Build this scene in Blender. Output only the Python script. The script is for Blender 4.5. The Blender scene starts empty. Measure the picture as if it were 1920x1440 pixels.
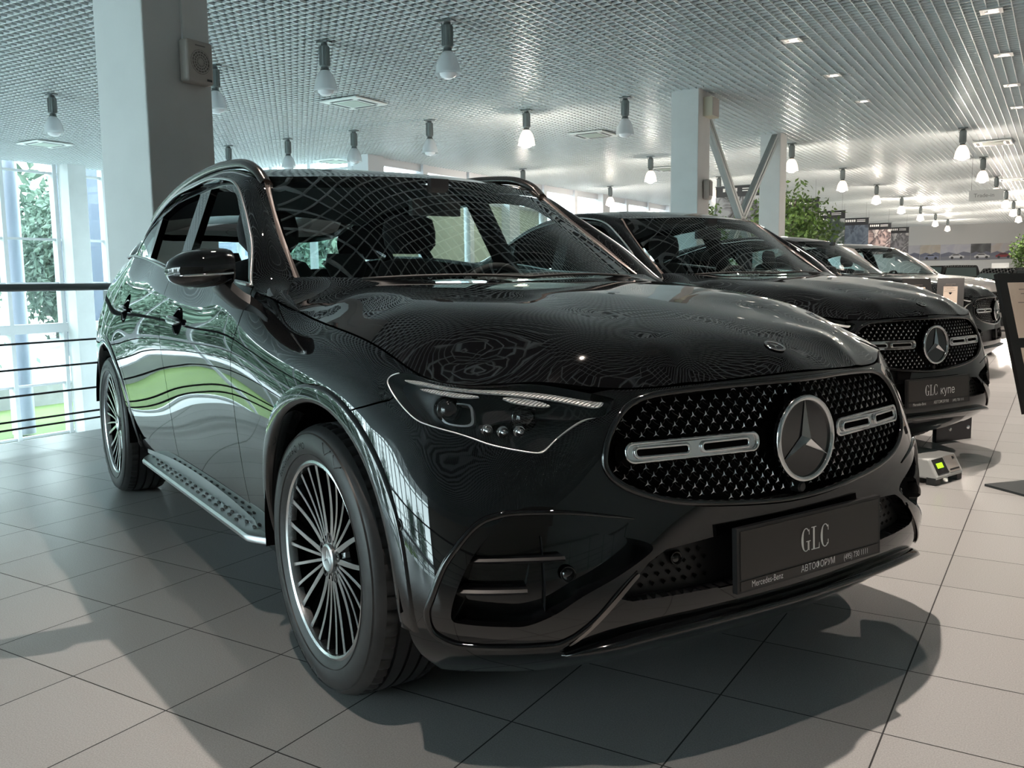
import bpy, math, random
import numpy as np
from mathutils import Vector, Matrix
from mathutils.geometry import delaunay_2d_cdt
random.seed(7); rng = np.random.default_rng(7)
SC = bpy.context.scene
COL = SC.collection
PI = math.pi
# ------------------------------------------------------------------ camera, sky, exposure
cam_d = bpy.data.cameras.new('camera'); cam = bpy.data.objects.new('camera', cam_d); COL.objects.link(cam)
cam.location = (2.227, -1.788, 1.109)
cam.rotation_euler = (math.radians(83.316), math.radians(.659), math.radians(56.054))
cam_d.sensor_width = 36; cam_d.lens = 31.388; cam_d.clip_start = .05; cam_d.clip_end = 600
SC.camera = cam
SC.view_settings.view_transform = 'Standard'; SC.view_settings.look = 'None'
SC.view_settings.gamma = 1; SC.view_settings.use_curve_mapping = False
SC.view_settings.exposure = 0.4
SC.cycles.max_bounces = 7; SC.cycles.adaptive_threshold = .02; SC.cycles.diffuse_bounces = 3; SC.cycles.glossy_bounces = 5
SC.cycles.transmission_bounces = 6; SC.cycles.transparent_max_bounces = 14
SC.cycles.caustics_reflective = False; SC.cycles.caustics_refractive = False
SC.cycles.sample_clamp_indirect = 6.0
SC.cycles.use_denoising = True
# overcast daylight
wd = bpy.data.worlds.new('sky'); SC.world = wd; wd.use_nodes = True
nt = wd.node_tree; nt.nodes.clear()
wo = nt.nodes.new('ShaderNodeOutputWorld'); bg = nt.nodes.new('ShaderNodeBackground')
tc = nt.nodes.new('ShaderNodeTexCoord'); sx = nt.nodes.new('ShaderNodeSeparateXYZ'); rp = nt.nodes.new('ShaderNodeValToRGB')
nt.links.new(tc.outputs['Generated'], sx.inputs[0]); nt.links.new(sx.outputs['Z'], rp.inputs['Fac'])
rp.color_ramp.elements[0].position = 0; rp.color_ramp.elements[0].color = (.87, .95, 1, 1)
rp.color_ramp.elements[1].position = .5; rp.color_ramp.elements[1].color = (.82, .92, 1, 1)
nt.links.new(rp.outputs['Color'], bg.inputs['Color']); nt.links.new(bg.outputs[0], wo.inputs['Surface'])
bg.inputs['Strength'].default_value = 11.0
# the room runs at 24.5 degrees to the cars: a runs to the right along the shop, b into the depth
ROOM = math.radians(24.516); ER = np.array([math.cos(ROOM), math.sin(ROOM)]); FR = np.array([-ER[1], ER[0]])
H = 4.7
def W(a, b, z=0): p = ER*a + FR*b; return Vector((p[0], p[1], z))
def lamp(name, kind, loc, energy, color=(1, 1, 1), size=.1, **k):
    d = bpy.data.lights.new(name, kind); d.energy = energy; d.color = color
    if kind == 'AREA': d.size = size
    else: d.shadow_soft_size = size
    for a, v in k.items(): setattr(d, a, v)
    o = bpy.data.objects.new(name, d); o.location = loc; COL.objects.link(o); return o
WARM = (1, .87, .76)
DOWN = [(a, b, (.12 if a < 0 and b < 5 else 1)) for a in (-2.45, .25) for b in (.6, 3.4, 6.2, 9.0, 11.8, 14.65, 17.5, 20.2)]+[(.25, -2.2, .30)]+[(a, b, .5) for a in (5.65, 8.35) for b in (-2.2, .6, 3.4, 6.2, 9.0, 11.8, 17.5)]+[(2.95, b, 1) for b in (9.0, 11.8, 14.65, 20.2)]
for a, b, f in DOWN:   # recessed downlights' beams, plus unseen rows at right added to brighten the front
    lamp('downlight_and_fill', 'SPOT', W(a, b, H-.03), 700*f, WARM, .03, spot_size=math.radians(84), spot_blend=1.0)
LIT = [(-8.68, 14.35), (-13.99, 23.1), (-9.38, 22.8), (-14.06, 29.9), (-9.47, 29.3), (-14.42, 43.5)]+[(-5.2-.03*i, b) for i, b in enumerate((22.65, 29.4, 36.0, 42.7, 49.4, 56.1, 63.0))]+[(-1.02, b) for b in (22.6, 29.1, 35.6, 42.2, 48.8, 55.0)]
for a, b in LIT:       # light of the lit pendants
    lamp('pendant_light', 'POINT', W(a, b, H-1.0), 100 if b < 40 else 220, (1, .88, .76), .1)
# ------------------------------------------------------------------ mesh helpers
def link(o, parent=None):
    COL.objects.link(o)
    if parent is not None: o.parent = parent
    return o
def mk(name, V, F, mats, parent=None, smooth=False, fm=None, N=None):
    if N is not None:                          # faces wound to agree with their given normals
        A = np.asarray(V, float); B = np.asarray(N, float); G = []
        for f in F:
            g = np.cross(A[f[1]]-A[f[0]], A[f[2]]-A[f[0]])
            if len(f) == 4: g = g+np.cross(A[f[2]]-A[f[0]], A[f[3]]-A[f[0]])
            G.append(tuple(f) if g @ B[list(f)].sum(0) >= 0 else tuple(f)[::-1])
        F = G
    me = bpy.data.meshes.new(name)
    me.from_pydata([tuple(map(float, v)) for v in V], [], [tuple(map(int, f)) for f in F])
    for m in (mats if isinstance(mats, (list, tuple)) else [mats]): me.materials.append(m)
    if fm is not None: me.polygons.foreach_set('material_index', np.asarray(fm, dtype=np.int32))
    if smooth or N is not None: me.polygons.foreach_set('use_smooth', np.ones(len(F), dtype=bool))
    me.update()
    if N is not None: me.normals_split_custom_set_from_vertices([tuple(map(float, n)) for n in N])
    return link(bpy.data.objects.new(name, me), parent)
class MB:
    def __init__(s): s.V = []; s.F = []; s.M = []
    def add(s, V, F, m=0):
        k = len(s.V); s.V += [tuple(v) for v in V]; s.F += [tuple(i+k for i in f) for f in F]; s.M += [m]*len(F); return s
    def box(s, c, d, m=0, R=None):
        V = [np.array(((i & 1)-.5, (i >> 1 & 1)-.5, (i >> 2)-.5))*d for i in range(8)]
        if R is not None: V = [np.array(R @ Vector(v)) for v in V]
        V = [v+np.array(c) for v in V]
        return s.add(V, [(0, 2, 3, 1), (4, 5, 7, 6), (0, 1, 5, 4), (2, 6, 7, 3), (0, 4, 6, 2), (1, 3, 7, 5)], m)
    def tube(s, P, r, n=10, m=0, closed=False, cap=True):
        P = [np.array(p, float) for p in P]; L = len(P); r = [r]*L if np.isscalar(r) else r
        k = len(s.V); up = np.array((.013, .02, 1.)); pn = None
        for i in range(L):
            a = P[(i-1) % L] if closed or i else P[i]; b = P[(i+1) % L] if closed or i < L-1 else P[i]
            t = b-a; t /= np.linalg.norm(t)+1e-12
            if pn is None:
                x = np.cross(t, up if abs(t @ up) < .95 else np.array((1., 0, 0)))
            else: x = pn-t*(pn @ t)
            x /= np.linalg.norm(x); pn = x; y = np.cross(t, x)
            for j in range(n):
                q = 2*PI*j/n; s.V.append(tuple(P[i]+r[i]*(math.cos(q)*x+math.sin(q)*y)))
        R = L if closed else L-1
        for i in range(R):
            for j in range(n):
                s.F.append((k+i*n+j, k+i*n+(j+1) % n, k+((i+1) % L)*n+(j+1) % n, k+((i+1) % L)*n+j)); s.M.append(m)
        if cap and not closed:
            s.F.append(tuple(k+j for j in range(n))[::-1]); s.F.append(tuple(k+(L-1)*n+j for j in range(n))); s.M += [m, m]
        return s
    def lathe(s, prof, n=32, c=(0, 0, 0), ax='z', m=0):
        k = len(s.V); L = len(prof)
        for r, h in prof:
            for j in range(n):
                q = 2*PI*j/n; x, y = r*math.cos(q), r*math.sin(q)
                p = (x, y, h) if ax == 'z' else ((x, h, y) if ax == 'y' else (h, x, y))
                s.V.append((p[0]+c[0], p[1]+c[1], p[2]+c[2]))
        for i in range(L-1):
            for j in range(n): s.F.append((k+i*n+j, k+i*n+(j+1) % n, k+(i+1)*n+(j+1) % n, k+(i+1)*n+j)); s.M.append(m)
        return s
    def prism(s, poly, d, m=0):            # poly of 3d points, extruded by vector d
        n = len(poly); d = np.array(d); V = [np.array(p) for p in poly]; V = V+[p+d for p in V]
        return s.add(V, [tuple(range(n))[::-1], tuple(range(n, 2*n))]+[(i, (i+1) % n, n+(i+1) % n, n+i) for i in range(n)], m)
    def build(s, name, mats, parent=None, smooth=False, loc=None, rz=0, auto=None):
        o = mk(name, s.V, s.F, mats, parent, smooth, s.M)
        if auto is not None:
            o.data.polygons.foreach_set('use_smooth', np.ones(len(s.F), dtype=bool)); o.data.set_sharp_from_angle(angle=math.radians(auto))
        if loc is not None: o.location = loc
        o.rotation_euler.z = rz
        return o
def empty(name, loc=(0, 0, 0), rz=0):
    o = bpy.data.objects.new(name, None); o.location = loc; o.rotation_euler.z = rz; o.empty_display_size = .2; return link(o)
def tag(o, label=None, cat=None, group=None, kind=None):
    if label: o['label'] = label
    if cat: o['category'] = cat
    if group: o['group'] = group
    if kind: o['kind'] = kind
    return o
def kids(o): return [c for c in o.children]
def copy_tree(o, parent=None):
    c = o.copy(); COL.objects.link(c); c.parent = parent
    for ch in list(o.children): copy_tree(ch, c)
    return c
# ------------------------------------------------------------------ materials
def mat(name, col, rough=.5, metal=0, coat=0, spec=.5, emit=None, es=0, **k):
    m = bpy.data.materials.new(name); m.use_nodes = True; b = m.node_tree.nodes['Principled BSDF']
    b.inputs['Base Color'].default_value = (*col, 1); b.inputs['Roughness'].default_value = rough
    b.inputs['Metallic'].default_value = metal; b.inputs['Coat Weight'].default_value = coat; b.inputs['Coat Roughness'].default_value = .01
    b.inputs['Specular IOR Level'].default_value = spec
    if emit: b.inputs['Emission Color'].default_value = (*emit, 1); b.inputs['Emission Strength'].default_value = es
    return m
def noise_mat(name, c1, c2, scale, rough=.6, bump=0, metal=0, detail=4):
    m = mat(name, c1, rough, metal); t = m.node_tree; b = t.nodes['Principled BSDF']
    tx = t.nodes.new('ShaderNodeTexCoord'); n = t.nodes.new('ShaderNodeTexNoise'); r = t.nodes.new('ShaderNodeValToRGB')
    n.inputs['Scale'].default_value = scale; n.inputs['Detail'].default_value = detail
    t.links.new(tx.outputs['Object'], n.inputs['Vector']); t.links.new(n.outputs['Fac'], r.inputs['Fac'])
    r.color_ramp.elements[0].position = .35; r.color_ramp.elements[0].color = (*c1, 1)
    r.color_ramp.elements[1].position = .65; r.color_ramp.elements[1].color = (*c2, 1)
    t.links.new(r.outputs['Color'], b.inputs['Base Color'])
    if bump:
        bp = t.nodes.new('ShaderNodeBump'); bp.inputs['Strength'].default_value = bump; bp.inputs['Distance'].default_value = .002
        t.links.new(n.outputs['Fac'], bp.inputs['Height']); t.links.new(bp.outputs[0], b.inputs['Normal'])
    return m
def pane_mat(name, tint=(1, 1, 1), gloss=1.0, ior=1.5, rough=0.0):   # thin glass: tinted see-through plus mirror reflection
    m = bpy.data.materials.new(name); m.use_nodes = True; t = m.node_tree; t.nodes.clear()
    o = t.nodes.new('ShaderNodeOutputMaterial'); mx = t.nodes.new('ShaderNodeMixShader'); a = t.nodes.new('ShaderNodeBsdfTransparent')
    g = t.nodes.new('ShaderNodeBsdfGlossy'); f = t.nodes.new('ShaderNodeFresnel'); mu = t.nodes.new('ShaderNodeMath'); mu.operation = 'MULTIPLY'; mu.use_clamp = True
    a.inputs['Color'].default_value = (*tint, 1); g.inputs['Roughness'].default_value = rough; ge = t.nodes.new('ShaderNodeNewGeometry'); mi = t.nodes.new('ShaderNodeMix'); mi.inputs['A'].default_value = ior; mi.inputs['B'].default_value = 1/ior; t.links.new(ge.outputs['Backfacing'], mi.inputs['Factor']); t.links.new(mi.outputs['Result'], f.inputs['IOR']); mu.inputs[1].default_value = gloss
    t.links.new(f.outputs[0], mu.inputs[0]); t.links.new(mu.outputs[0], mx.inputs['Fac']); t.links.new(a.outputs[0], mx.inputs[1]); t.links.new(g.outputs[0], mx.inputs[2]); t.links.new(mx.outputs[0], o.inputs['Surface'])
    return m
M = dict(
    paint=mat('black_paint', (.003, .003, .0035), .025, coat=.5), gloss=mat('gloss_black_trim', (.004, .004, .0045), .08, coat=.6),
    silver=mat('silver_paint', (.36, .345, .33), .3, .6, coat=1.0),
    satin=mat('satin_black', (.012, .012, .013), .4), dark=mat('dark_void', (.003, .003, .003), .8, spec=.1),
    chrome=mat('chrome', (.80, .80, .80), .07, 1), alu=mat('brushed_aluminium', (.52, .53, .54), .32, 1), alum2=mat('machined_rim_face', (.68, .69, .70), .24, 1),
    rubber=noise_mat('tyre_rubber', (.028, .028, .029), (.036, .036, .037), 40, .42), rubber2=mat('rubber_stud', (.02, .02, .02), .6),
    fabric=noise_mat('dark_upholstery', (.010, .010, .012), (.018, .018, .02), 60, .8), liner=mat('headliner', (.012, .012, .013), .9),
    warmtrim=mat('pillar_trim', (.16, .135, .125), .35, .5), brake=mat('brake_disc', (.10, .10, .10), .4, 1),  # pillar trim: brown base colour stands in for a warm reflection
    wind=pane_mat('windscreen_glass', (.88, .95, .93), 1.9, 1.52), tint=pane_mat('tinted_glass', (.70, .84, .84), 1.2, 1.5), lens=pane_mat('lamp_lens', (.95, .95, .95), 1.1, 1.5),
    housing=mat('lamp_housing', (.02, .021, .023), .28), drl=mat('light_guide', (.96, .96, .96), .4, .3), swoosh=mat('lamp_edge_silver', (.75, .75, .74), .35, .5), gstar=mat('satin_silver', (.62, .62, .62), .38, .55), refl=mat('lamp_reflector', (.5, .5, .5), .12, 1),
    white=mat('white_print', (.95, .95, .93), .5), plate=mat('plate_black', (.040, .035, .032), .4), tail=mat('tail_lamp', (.10, .004, .005), .1, coat=1),
)

def ribs(m, scale, dist):                     # fine ribbed relief
    t = m.node_tree; tx = t.nodes.new('ShaderNodeTexCoord'); w = t.nodes.new('ShaderNodeTexWave'); w.inputs['Scale'].default_value = scale; b = t.nodes.new('ShaderNodeBump'); b.inputs['Distance'].default_value = dist
    t.links.new(tx.outputs['Object'], w.inputs['Vector']); t.links.new(w.outputs['Fac'], b.inputs['Height']); t.links.new(b.outputs[0], t.nodes['Principled BSDF'].inputs['Normal'])
ribs(M['drl'], 60, .004)
# ------------------------------------------------------------------ the car's body surface
def ncs(t,P,tt):
    """natural cubic spline through P (n,...) at knots t, sampled at tt"""
    t=np.asarray(t,float);P=np.asarray(P,float);n=len(t);h=np.diff(t)
    A=np.zeros((n,n));B=np.zeros((n,)+P.shape[1:])
    A[0,0]=A[-1,-1]=1
    for i in range(1,n-1):
        A[i,i-1]=h[i-1];A[i,i]=2*(h[i-1]+h[i]);A[i,i+1]=h[i]
        B[i]=6*((P[i+1]-P[i])/h[i]-(P[i]-P[i-1])/h[i-1])
    M=np.linalg.solve(A,B.reshape(n,-1)).reshape(B.shape)
    tt=np.asarray(tt,float);k=np.clip(np.searchsorted(t,tt)-1,0,n-2)
    sh=(-1,)+(1,)*(P.ndim-1)
    H=h[k].reshape(sh);a=(t[k+1]-tt).reshape(sh);b=(tt-t[k]).reshape(sh)
    return M[k]*a**3/(6*H)+M[k+1]*b**3/(6*H)+(P[k]/H-M[k]*H/6)*a+(P[k+1]/H-M[k+1]*H/6)*b
def smooth(x,a,b):
    t=np.clip((x-a)/(b-a),0,1);return t*t*(3-2*t)
def glass_w(x,z):   # half width of the greenhouse side
    return .874-(z-1.1)*.42-.04*np.clip((-1.6-x)/1.4,0,3)**2
BELT=([-3.6,-3.2,-2.9,-2.6,-2.3,-2.0,-1.74,-1.3,-.85,-.55,-.3],[1.21,1.25,1.253,1.24,1.217,1.187,1.160,1.137,1.112,1.093,1.08])
def belt(x): return ncs(BELT[0],np.array(BELT[1]),np.atleast_1d(x))
# control columns of the body band, rear centre -> right flank -> nose centre.  rows: bottom -> top
def _c(x,z,w):
    x=np.broadcast_to(np.asarray(x,float),(10,));return np.stack([x,-np.asarray(w,float),np.asarray(z,float)],1)
Zs=[.24,.34,.45,.57,.68,.79,.88,.955]
COLS=[
 _c([-3.62,-3.76,-3.83,-3.87,-3.86,-3.85,-3.83,-3.80,-3.76,-3.68],[.30,.38,.47,.57,.68,.79,.90,1.0,1.1,1.19],[0]*10),
 _c([-3.60,-3.74,-3.81,-3.85,-3.84,-3.83,-3.81,-3.78,-3.74,-3.66],[.30,.38,.47,.57,.68,.79,.90,1.0,1.1,1.19],[.36]*10),
 _c([-3.52,-3.66,-3.73,-3.76,-3.75,-3.74,-3.72,-3.69,-3.65,-3.58],[.29,.37,.47,.57,.68,.79,.90,1.0,1.1,1.2],[.62,.64,.66,.67,.67,.67,.67,.66,.64,.60]),
 _c([-3.42,-3.52,-3.56,-3.58,-3.57,-3.56,-3.54,-3.51,-3.47,-3.42],[.28,.37,.47,.57,.68,.79,.90,1.0,1.10,1.21],[.76,.80,.83,.85,.855,.855,.84,.815,.785,.72]),
 _c(-3.22,[.27,.36,.46,.57,.68,.79,.89,.98,1.09,1.245],[.83,.875,.905,.92,.925,.925,.91,.885,.845,.735]),
 _c(-2.888,[.26,.36,.46,.57,.68,.79,.88,.965,1.09,1.25],[.86,.90,.93,.943,.95,.95,.94,.917,.872,.785]),
 _c(-2.45,[.25,.35,.46,.57,.68,.79,.88,.96,1.07,1.228],[.86,.90,.922,.933,.942,.948,.945,.932,.893,.808]),
 _c(-2.0,[.24,.34,.45,.57,.68,.79,.88,.96,1.05,1.187],[.855,.888,.908,.92,.93,.941,.946,.938,.911,.842]),
 _c(-1.5,[.24,.34,.45,.57,.68,.79,.88,.955,1.04,1.146],[.853,.884,.902,.914,.926,.939,.946,.940,.917,.864]),
 _c(-1.0,[.24,.34,.45,.57,.68,.79,.88,.955,1.03,1.120],[.855,.886,.904,.916,.928,.940,.947,.940,.917,.876]),
 _c(-.6,[.24,.34,.45,.57,.68,.79,.88,.95,1.02,1.098],[.86,.895,.914,.926,.935,.943,.946,.937,.915,.876]),
 _c(-.3,[.24,.34,.45,.57,.68,.79,.865,.925,.975,1.017],[.87,.91,.93,.940,.945,.947,.943,.926,.89,.832]),
 _c(0,[.24,.34,.45,.57,.68,.78,.85,.90,.943,.982],[.875,.92,.938,.946,.949,.946,.936,.916,.884,.842]),
 _c([.22,.22,.22,.22,.22,.22,.22,.22,.22,.22],[.22,.33,.45,.57,.67,.765,.83,.878,.918,.953],[.875,.925,.943,.947,.946,.938,.924,.904,.878,.846]),
 _c([.40,.46,.47,.45,.42,.39,.375,.36,.36,.375],[.21,.31,.41,.52,.62,.72,.79,.845,.883,.913],[.865,.922,.938,.938,.932,.918,.903,.885,.868,.845]),
 _c([.47,.57,.60,.585,.55,.50,.475,.46,.455,.46],[.205,.30,.40,.50,.60,.70,.765,.822,.862,.886],[.82,.868,.885,.887,.885,.877,.865,.852,.842,.828]),
 _c([.53,.66,.69,.675,.645,.61,.585,.565,.548,.54],[.20,.30,.40,.50,.60,.70,.765,.82,.855,.874],[.74,.77,.775,.775,.775,.772,.768,.763,.757,.752]),
 _c([.60,.735,.76,.748,.725,.695,.668,.645,.628,.615],[.20,.30,.40,.50,.60,.70,.765,.815,.853,.880],[.63,.64,.645,.645,.645,.645,.645,.64,.635,.628]),
 _c([.635,.775,.80,.79,.772,.752,.735,.715,.697,.68],[.20,.30,.40,.50,.60,.70,.765,.81,.843,.863],[.53]*10),
 _c([.66,.805,.828,.819,.806,.79,.778,.763,.748,.735],[.20,.30,.40,.50,.60,.70,.76,.805,.838,.860],[.40]*10),
 _c([.685,.825,.845,.838,.828,.818,.81,.80,.790,.782],[.20,.30,.40,.50,.60,.70,.765,.81,.845,.868],[.22]*10),
 _c([.70,.835,.853,.846,.838,.831,.828,.826,.824,.822],[.20,.30,.40,.50,.60,.70,.77,.815,.85,.877],[0]*10),
]
NET=np.array(COLS)              # (ncol,10,3)
def _knots(net,axis):
    d=np.linalg.norm(np.diff(net,axis=axis),axis=2).mean(axis=1-axis);return np.concatenate([[0],np.cumsum(d)])
UK=_knots(NET,0);VK=_knots(NET,1)
# mirror the nose so the spline is symmetric there
_N2=np.concatenate([NET,NET[-2:-7:-1]*[1,-1,1]]);_U2=np.concatenate([UK,2*UK[-1]-UK[-2:-7:-1]])
_N2=np.concatenate([_N2[4:0:-1]*0+NET[4:0:-1]*[1,-1,1],_N2]);_U2=np.concatenate([-UK[4:0:-1],_U2])
U1=UK[-1];V1=VK[-1]
_UG=np.arange(-.6,U1+.6,.01);_VG=np.linspace(0,V1,121)
_G=ncs(VK,np.swapaxes(ncs(_U2,_N2,_UG),0,1),_VG).swapaxes(0,1)   # dense (nu,nv,3)
def _blur(G):   # light smoothing along u and v (keeps the ends)
    for _ in range(30):
        H=G.copy();H[1:-1]=.25*G[:-2]+.5*G[1:-1]+.25*G[2:];G=H
    for _ in range(4):
        H=G.copy();H[:,1:-1]=.25*G[:,:-2]+.5*G[:,1:-1]+.25*G[:,2:];G=H
    return G
_G=_blur(_G)
_NU=np.cross(np.gradient(_G,axis=0),np.gradient(_G,axis=1));_NU/=np.linalg.norm(_NU,axis=2,keepdims=True)
def _bil(A,u,v):
    a=(np.asarray(u,float)-_UG[0])/.01;b=np.asarray(v,float)/V1*120
    i=np.clip(np.floor(a).astype(int),0,len(_UG)-2);j=np.clip(np.floor(b).astype(int),0,119);a=(a-i)[:,None];b=(b-j)[:,None]
    return A[i,j]*(1-a)*(1-b)+A[i+1,j]*a*(1-b)+A[i,j+1]*(1-a)*b+A[i+1,j+1]*a*b
def S1(uv): uv=np.asarray(uv,float);return _bil(_G,uv[:,0],uv[:,1])
def N1(uv): uv=np.asarray(uv,float);n=_bil(_NU,uv[:,0],uv[:,1]);return n/np.linalg.norm(n,axis=1,keepdims=True)
# ------------------------------------------------------------------ surface tools
def newton(comps, target, ur, g=S1):          # uv whose chosen xyz components hit the target
    T = np.asarray(target, float)
    iu = np.where((_UG >= ur[0]) & (_UG <= ur[1]))[0]; X = _G[iu][:, :, comps]
    k = np.argmin(((X-T)**2).sum(2)); i, j = divmod(k, len(_VG)); p = np.array([_UG[iu[i]], _VG[j]])
    for _ in range(10):
        q = np.stack([p, p+(1e-3, 0), p+(0, 1e-3)]); Y = g(q)[:, comps]; f = Y[0]-T
        J = np.stack([(Y[1]-Y[0])/1e-3, (Y[2]-Y[0])/1e-3], 1); st = np.linalg.lstsq(J, -f, rcond=None)[0]
        n = np.linalg.norm(st); st *= min(1, .04/(n+1e-12)); p = p+st; p[0] = np.clip(p[0], -.5, U1+.55); p[1] = np.clip(p[1], 0, V1)
        if n < 1e-5: break
    return p
def side(x, z): return newton([0, 2], (x, z), (.7, 5.2))
def front(w, z): return newton([1, 2], (-w, z), (4.85, U1+.3))
def spl(P, n=12, closed=False):               # Catmull-Rom through points
    P = np.asarray(P, float); L = len(P); out = []
    for i in range(L if closed else L-1):
        a, b, c, d = (P[(i-1) % L], P[i], P[(i+1) % L], P[(i+2) % L]) if closed else (P[max(i-1, 0)], P[i], P[i+1], P[min(i+2, L-1)])
        for k in range(n):
            t = k/n; out.append(.5*(2*b+(c-a)*t+(2*a-5*b+4*c-d)*t*t+(3*b-a-3*c+d)*t**3))
    if not closed: out.append(P[-1])
    return np.array(out)
def resample(L, step, closed=True):
    L = np.asarray(L, float); Q = np.concatenate([L, L[:1]]) if closed else L; out = []
    for a, b in zip(Q[:-1], Q[1:]):
        n = max(1, int(np.ceil(np.linalg.norm(b-a)/step)))
        for k in range(n): out.append(a+(b-a)*k/n)
    if not closed: out.append(Q[-1])
    return np.array(out)
def dedupe(L, eps=1e-4):
    out = [L[0]]
    for p in L[1:]:
        if np.linalg.norm(p-out[-1]) > eps: out.append(p)
    if np.linalg.norm(out[0]-out[-1]) < eps: out.pop()
    return np.array(out)
def inside(P, loops):
    c = np.zeros(len(P), bool)
    for L in loops:
        A, B = L, np.roll(L, -1, 0)
        for a, b in zip(A, B):
            k = (a[1] > P[:, 1]) != (b[1] > P[:, 1])
            with np.errstate(divide='ignore', invalid='ignore'): c ^= k & (P[:, 0] < (b[0]-a[0])*(P[:, 1]-a[1])/(b[1]-a[1])+a[0])
    return c
def tri(loops, step):
    pts = []; edges = []
    for L in loops:
        k = len(pts); pts += [tuple(p) for p in L]; edges += [(k+i, k+(i+1) % len(L)) for i in range(len(L))]
    A = np.array(pts); lo, hi = A.min(0), A.max(0)
    gx, gy = np.meshgrid(np.arange(lo[0]+step*.5, hi[0], step), np.arange(lo[1]+step*.5, hi[1], step), indexing='ij')
    gx = gx+(np.arange(gx.shape[1]) % 2)[None]*step*.5
    Gp = np.stack([gx.ravel(), gy.ravel()], 1); Gp = Gp[inside(Gp, loops)]
    keep = np.ones(len(Gp), bool)
    for k in range(0, len(Gp), 400):
        keep[k:k+400] = (((Gp[k:k+400, None]-A[None])**2).sum(2).min(1)) > (.45*step)**2
    pts += [tuple(p) for p in Gp[keep]]
    v, e, f, ov, oe, of = delaunay_2d_cdt([Vector(p) for p in pts], edges, [], 0, 1e-6)
    P = np.array([tuple(x) for x in v]); F = np.array([tuple(t) for t in f if len(t) == 3])
    F = F[inside(P[F].mean(1), loops)]
    ar = np.cross(P[F[:, 1]]-P[F[:, 0]], P[F[:, 2]]-P[F[:, 0]]); F[ar < 0] = F[ar < 0][:, ::-1]
    return P, F
def fdn(S):                                   # normals of a surface function by finite differences
    def N(uv):
        e = 1e-3; uv = np.asarray(uv, float); a = S(uv+[e, 0])-S(uv-[e, 0]); b = S(uv+[0, e])-S(uv-[0, e]); n = np.cross(a, b)
        return n/(np.linalg.norm(n, axis=1, keepdims=True)+1e-12)
    return N
def panel_data(S, N, loops, step, off=0, flange=.012, depth=None):
    loops = [dedupe(resample(np.asarray(L, float), step)) for L in loops]
    P, F = tri(loops, step); X = S(P); n = N(P); V = X+n*off; Fs = [tuple(f) for f in F]; NN = [x for x in n]; V = [x for x in V]
    if flange:
        for L in loops:
            x = S(L); m = N(L); k = len(V); q = len(L); t = np.roll(x, -1, 0)-np.roll(x, 1, 0); s = np.cross(t, m); s /= np.linalg.norm(s, axis=1, keepdims=True)+1e-9
            a = .5*((L*np.roll(L, -1, 0)[:, ::-1])@[1, -1]).sum()   # orientation
            V += list(x+m*off); NN += list(s); V += list(x+m*(off-flange)); NN += list(s)
            Fs += [(k+i, k+q+i, k+q+(i+1) % q, k+(i+1) % q) for i in range(q)]
    return np.array(V), Fs, np.array(NN)
def flip(V, F, N): return V*[1, -1, 1], [tuple(reversed(f)) for f in F], N*[1, -1, 1]
def panel(name, loops, step, m, parent, S=S1, N=N1, off=0, flange=.012, sidey=-1, both=False):
    d = panel_data(S, N, loops, step, off, flange)
    if both:
        e = flip(*d); k = len(d[0]); d = (np.concatenate([d[0], e[0]]), d[1]+[tuple(i+k for i in f) for f in e[1]], np.concatenate([d[2], e[2]]))
    elif sidey > 0: d = flip(*d)
    return mk(name, d[0], d[1], m, parent, True, None, d[2])
def strip(name, A, B, m, parent, bulge=0, n=8, sidey=-1, thick=0):   # lofted band between two 3d curves
    A, B = np.asarray(A, float), np.asarray(B, float); L = len(A)
    t = np.linspace(0, 1, n)[None, :, None]; X = A[:, None]*(1-t)+B[:, None]*t
    d = np.cross(np.gradient(X, axis=0), np.gradient(X, axis=1)); d /= np.linalg.norm(d, axis=2, keepdims=True)+1e-12
    if d[..., 1].sum() > 0: d = -d
    X = X+d*(np.sin(np.linspace(0, PI, n))**1)[None, :, None]*np.asarray(bulge, float).reshape(-1, 1, 1)
    d = np.cross(np.gradient(X, axis=0), np.gradient(X, axis=1)); d /= np.linalg.norm(d, axis=2, keepdims=True)+1e-12
    if d[..., 1].sum() > 0: d = -d
    V = X.reshape(-1, 3); N = d.reshape(-1, 3); F = [(i*n+j, (i+1)*n+j, (i+1)*n+j+1, i*n+j+1) for i in range(L-1) for j in range(n-1)]
    if sidey > 0: V = V*[1, -1, 1]; N = N*[1, -1, 1]
    return mk(name, V, F, m, parent, True, None, N)
def Y(P, s): P = np.array(P, float); P[:, 1] *= s; return P          # s=1 right hand side of the car (y<0), -1 left
class TPS:                                    # smooth sheet through scattered points
    def __init__(s, P, Z):
        s.P = np.asarray(P, float); n = len(s.P); K = s.k(s.P); A = np.zeros((n+3, n+3)); A[:n, :n] = K+np.eye(n)*1e-4
        A[:n, n] = 1; A[:n, n+1:] = s.P; A[n, :n] = 1; A[n+1:, :n] = s.P.T
        s.c = np.linalg.solve(A, np.concatenate([Z, [0, 0, 0]]))
    def k(s, Q):
        r2 = ((Q[:, None]-s.P[None])**2).sum(2); return .5*r2*np.log(r2+1e-12)
    def __call__(s, Q): Q = np.asarray(Q, float); n = len(s.P); return s.k(Q)@s.c[:n]+s.c[n]+Q@s.c[n+1:]
def sym(P): P = np.array(P, float); return np.concatenate([P, (P*[1, -1, 1])[P[:, 1] != 0]])
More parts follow.
